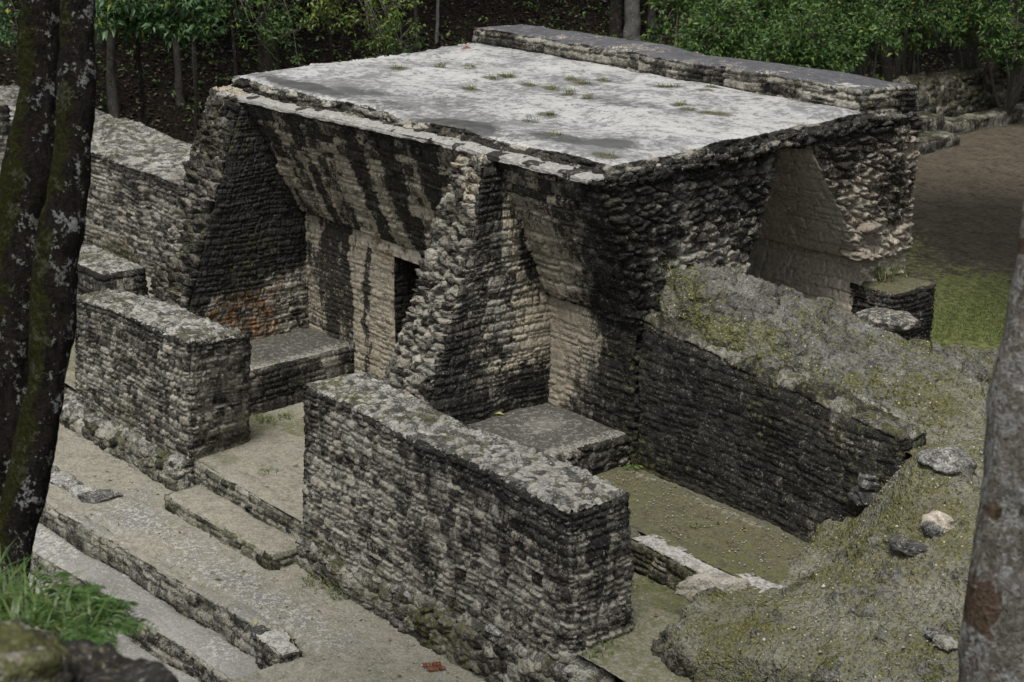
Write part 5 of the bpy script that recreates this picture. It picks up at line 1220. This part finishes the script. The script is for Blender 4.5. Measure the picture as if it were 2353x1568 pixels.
for k_, (q, z, h, sp, n, lab) in enumerate(gt):
    p = atZ(q[0], q[1], z); V, F, rn = tuft(p, n, h, sp, rs, .006, 1.1)
    tag(mesh('weed_patch', V, F, MGR if k_ not in (13,) else MLEAFY, None, zattr(len(V), rn), origin=p), lab, 'weeds')
p = atZ(1433, 1080, .38)
V, F, rn = merge3([fern_frond(p, 1.2 + a_, .34, rs, .5) for a_ in (0,)] + [fern_frond(p, 1.9, .2, rs, .5)])
tag(mesh('fern_leaf', V, F, MGR, None, zattr(len(V), rn), origin=p), 'single light green fern frond on the room floor below the dark bench', 'fern')
# fallen leaves one can tell apart
def fallen(q, z, s, mat, lab):
    p = atZ(q[0], q[1], z) + np.array([0, 0, .012]); rsx = np.random.RandomState(int(q[0])); V, F, rn = leaves(p[None], np.array([[math.cos(q[0]), math.sin(q[0]), .05]]), np.array([s]), rsx, .5, .02)
    tag(mesh('fallen_leaf', V, F, mat, None, zattr(len(V), rn), origin=p), lab, 'leaf')
fallen((513, 1335), -.8, .13, MYEL, 'yellow fallen leaf on the terrace below the low step'); fallen((587, 1440), -.8, .11, MYEL, 'yellow-brown fallen leaf near the end of the terrace edge'); fallen((1085, 114), 4.5, .2, MDEAD, 'brown curled leaf on the roof against the left end of the parapet')
fallen((1160, 955), .8, .16, MYEL, 'pale green fallen leaf on the dark bench'); fallen((2090, 790 + 215), 1.9, .1, MYEL, 'pale leaf on the rubble right of the hump'); fallen((1983, 1180), .9, .14, MDEAD, 'brown leaf at the top of the bare patch by the wall end')
p = atZ(975, 1537, -.78)
Vs = [leaves((p + np.array([.02 * i * .7, .035 * i * .8, .01]))[None], np.array([[math.cos(1.2 + sg), math.sin(1.2 + sg) * .5, .12]]), np.array([.12]), rs, .35, .1) for i in range(7) for sg in (-1.1, 1.1)]
V, F, rn = merge3(Vs); tag(mesh('dead_frond', V, F, MDEAD, None, zattr(len(V), rn), origin=p), 'rust-brown dead frond lying on the terrace at the bottom', 'leaf')
# grass on the plaza beyond the wall stub
n = 20000; c1 = atZ(2250, 760, 0); X_ = c1[0] + rs.randn(n) * 1.5; Y_ = c1[1] + rs.randn(n) * 2.3; m = fbm(P3(X_, Y_), 1.2, 3, 170) > .42; X_, Y_ = X_[m], Y_[m]
def blades(X_, Y_, z, h, rs, wid=.006):
    n = len(X_); a = rs.rand(n) * 6.28; d = np.stack([np.cos(a), np.sin(a), 0 * a], -1); s = np.stack([-np.sin(a), np.cos(a), 0 * a], -1) * wid; b = np.stack([X_, Y_, z + 0 * X_], -1); L = (h * (.5 + rs.rand(n)))[:, None]
    V = np.stack([b - s, b + s, b + d * L * .4 + [0, 0, 1] * L], 1).reshape(-1, 3); F = np.arange(3 * n).reshape(-1, 3); return V, F, np.repeat(rs.rand(n), 3)
V, F, rn = blades(X_, Y_, .03, .035, rs, .008); MGG = leaf_mat('lawn_grass', (.08, .12, .03), (.22, .27, .08), (.3, .27, .12), .3)
tag(mesh('grass', V, F, MGG, None, zattr(len(V), rn)), 'short green lawn grass on the plaza beyond the wall stub', 'grass', kind='stuff')
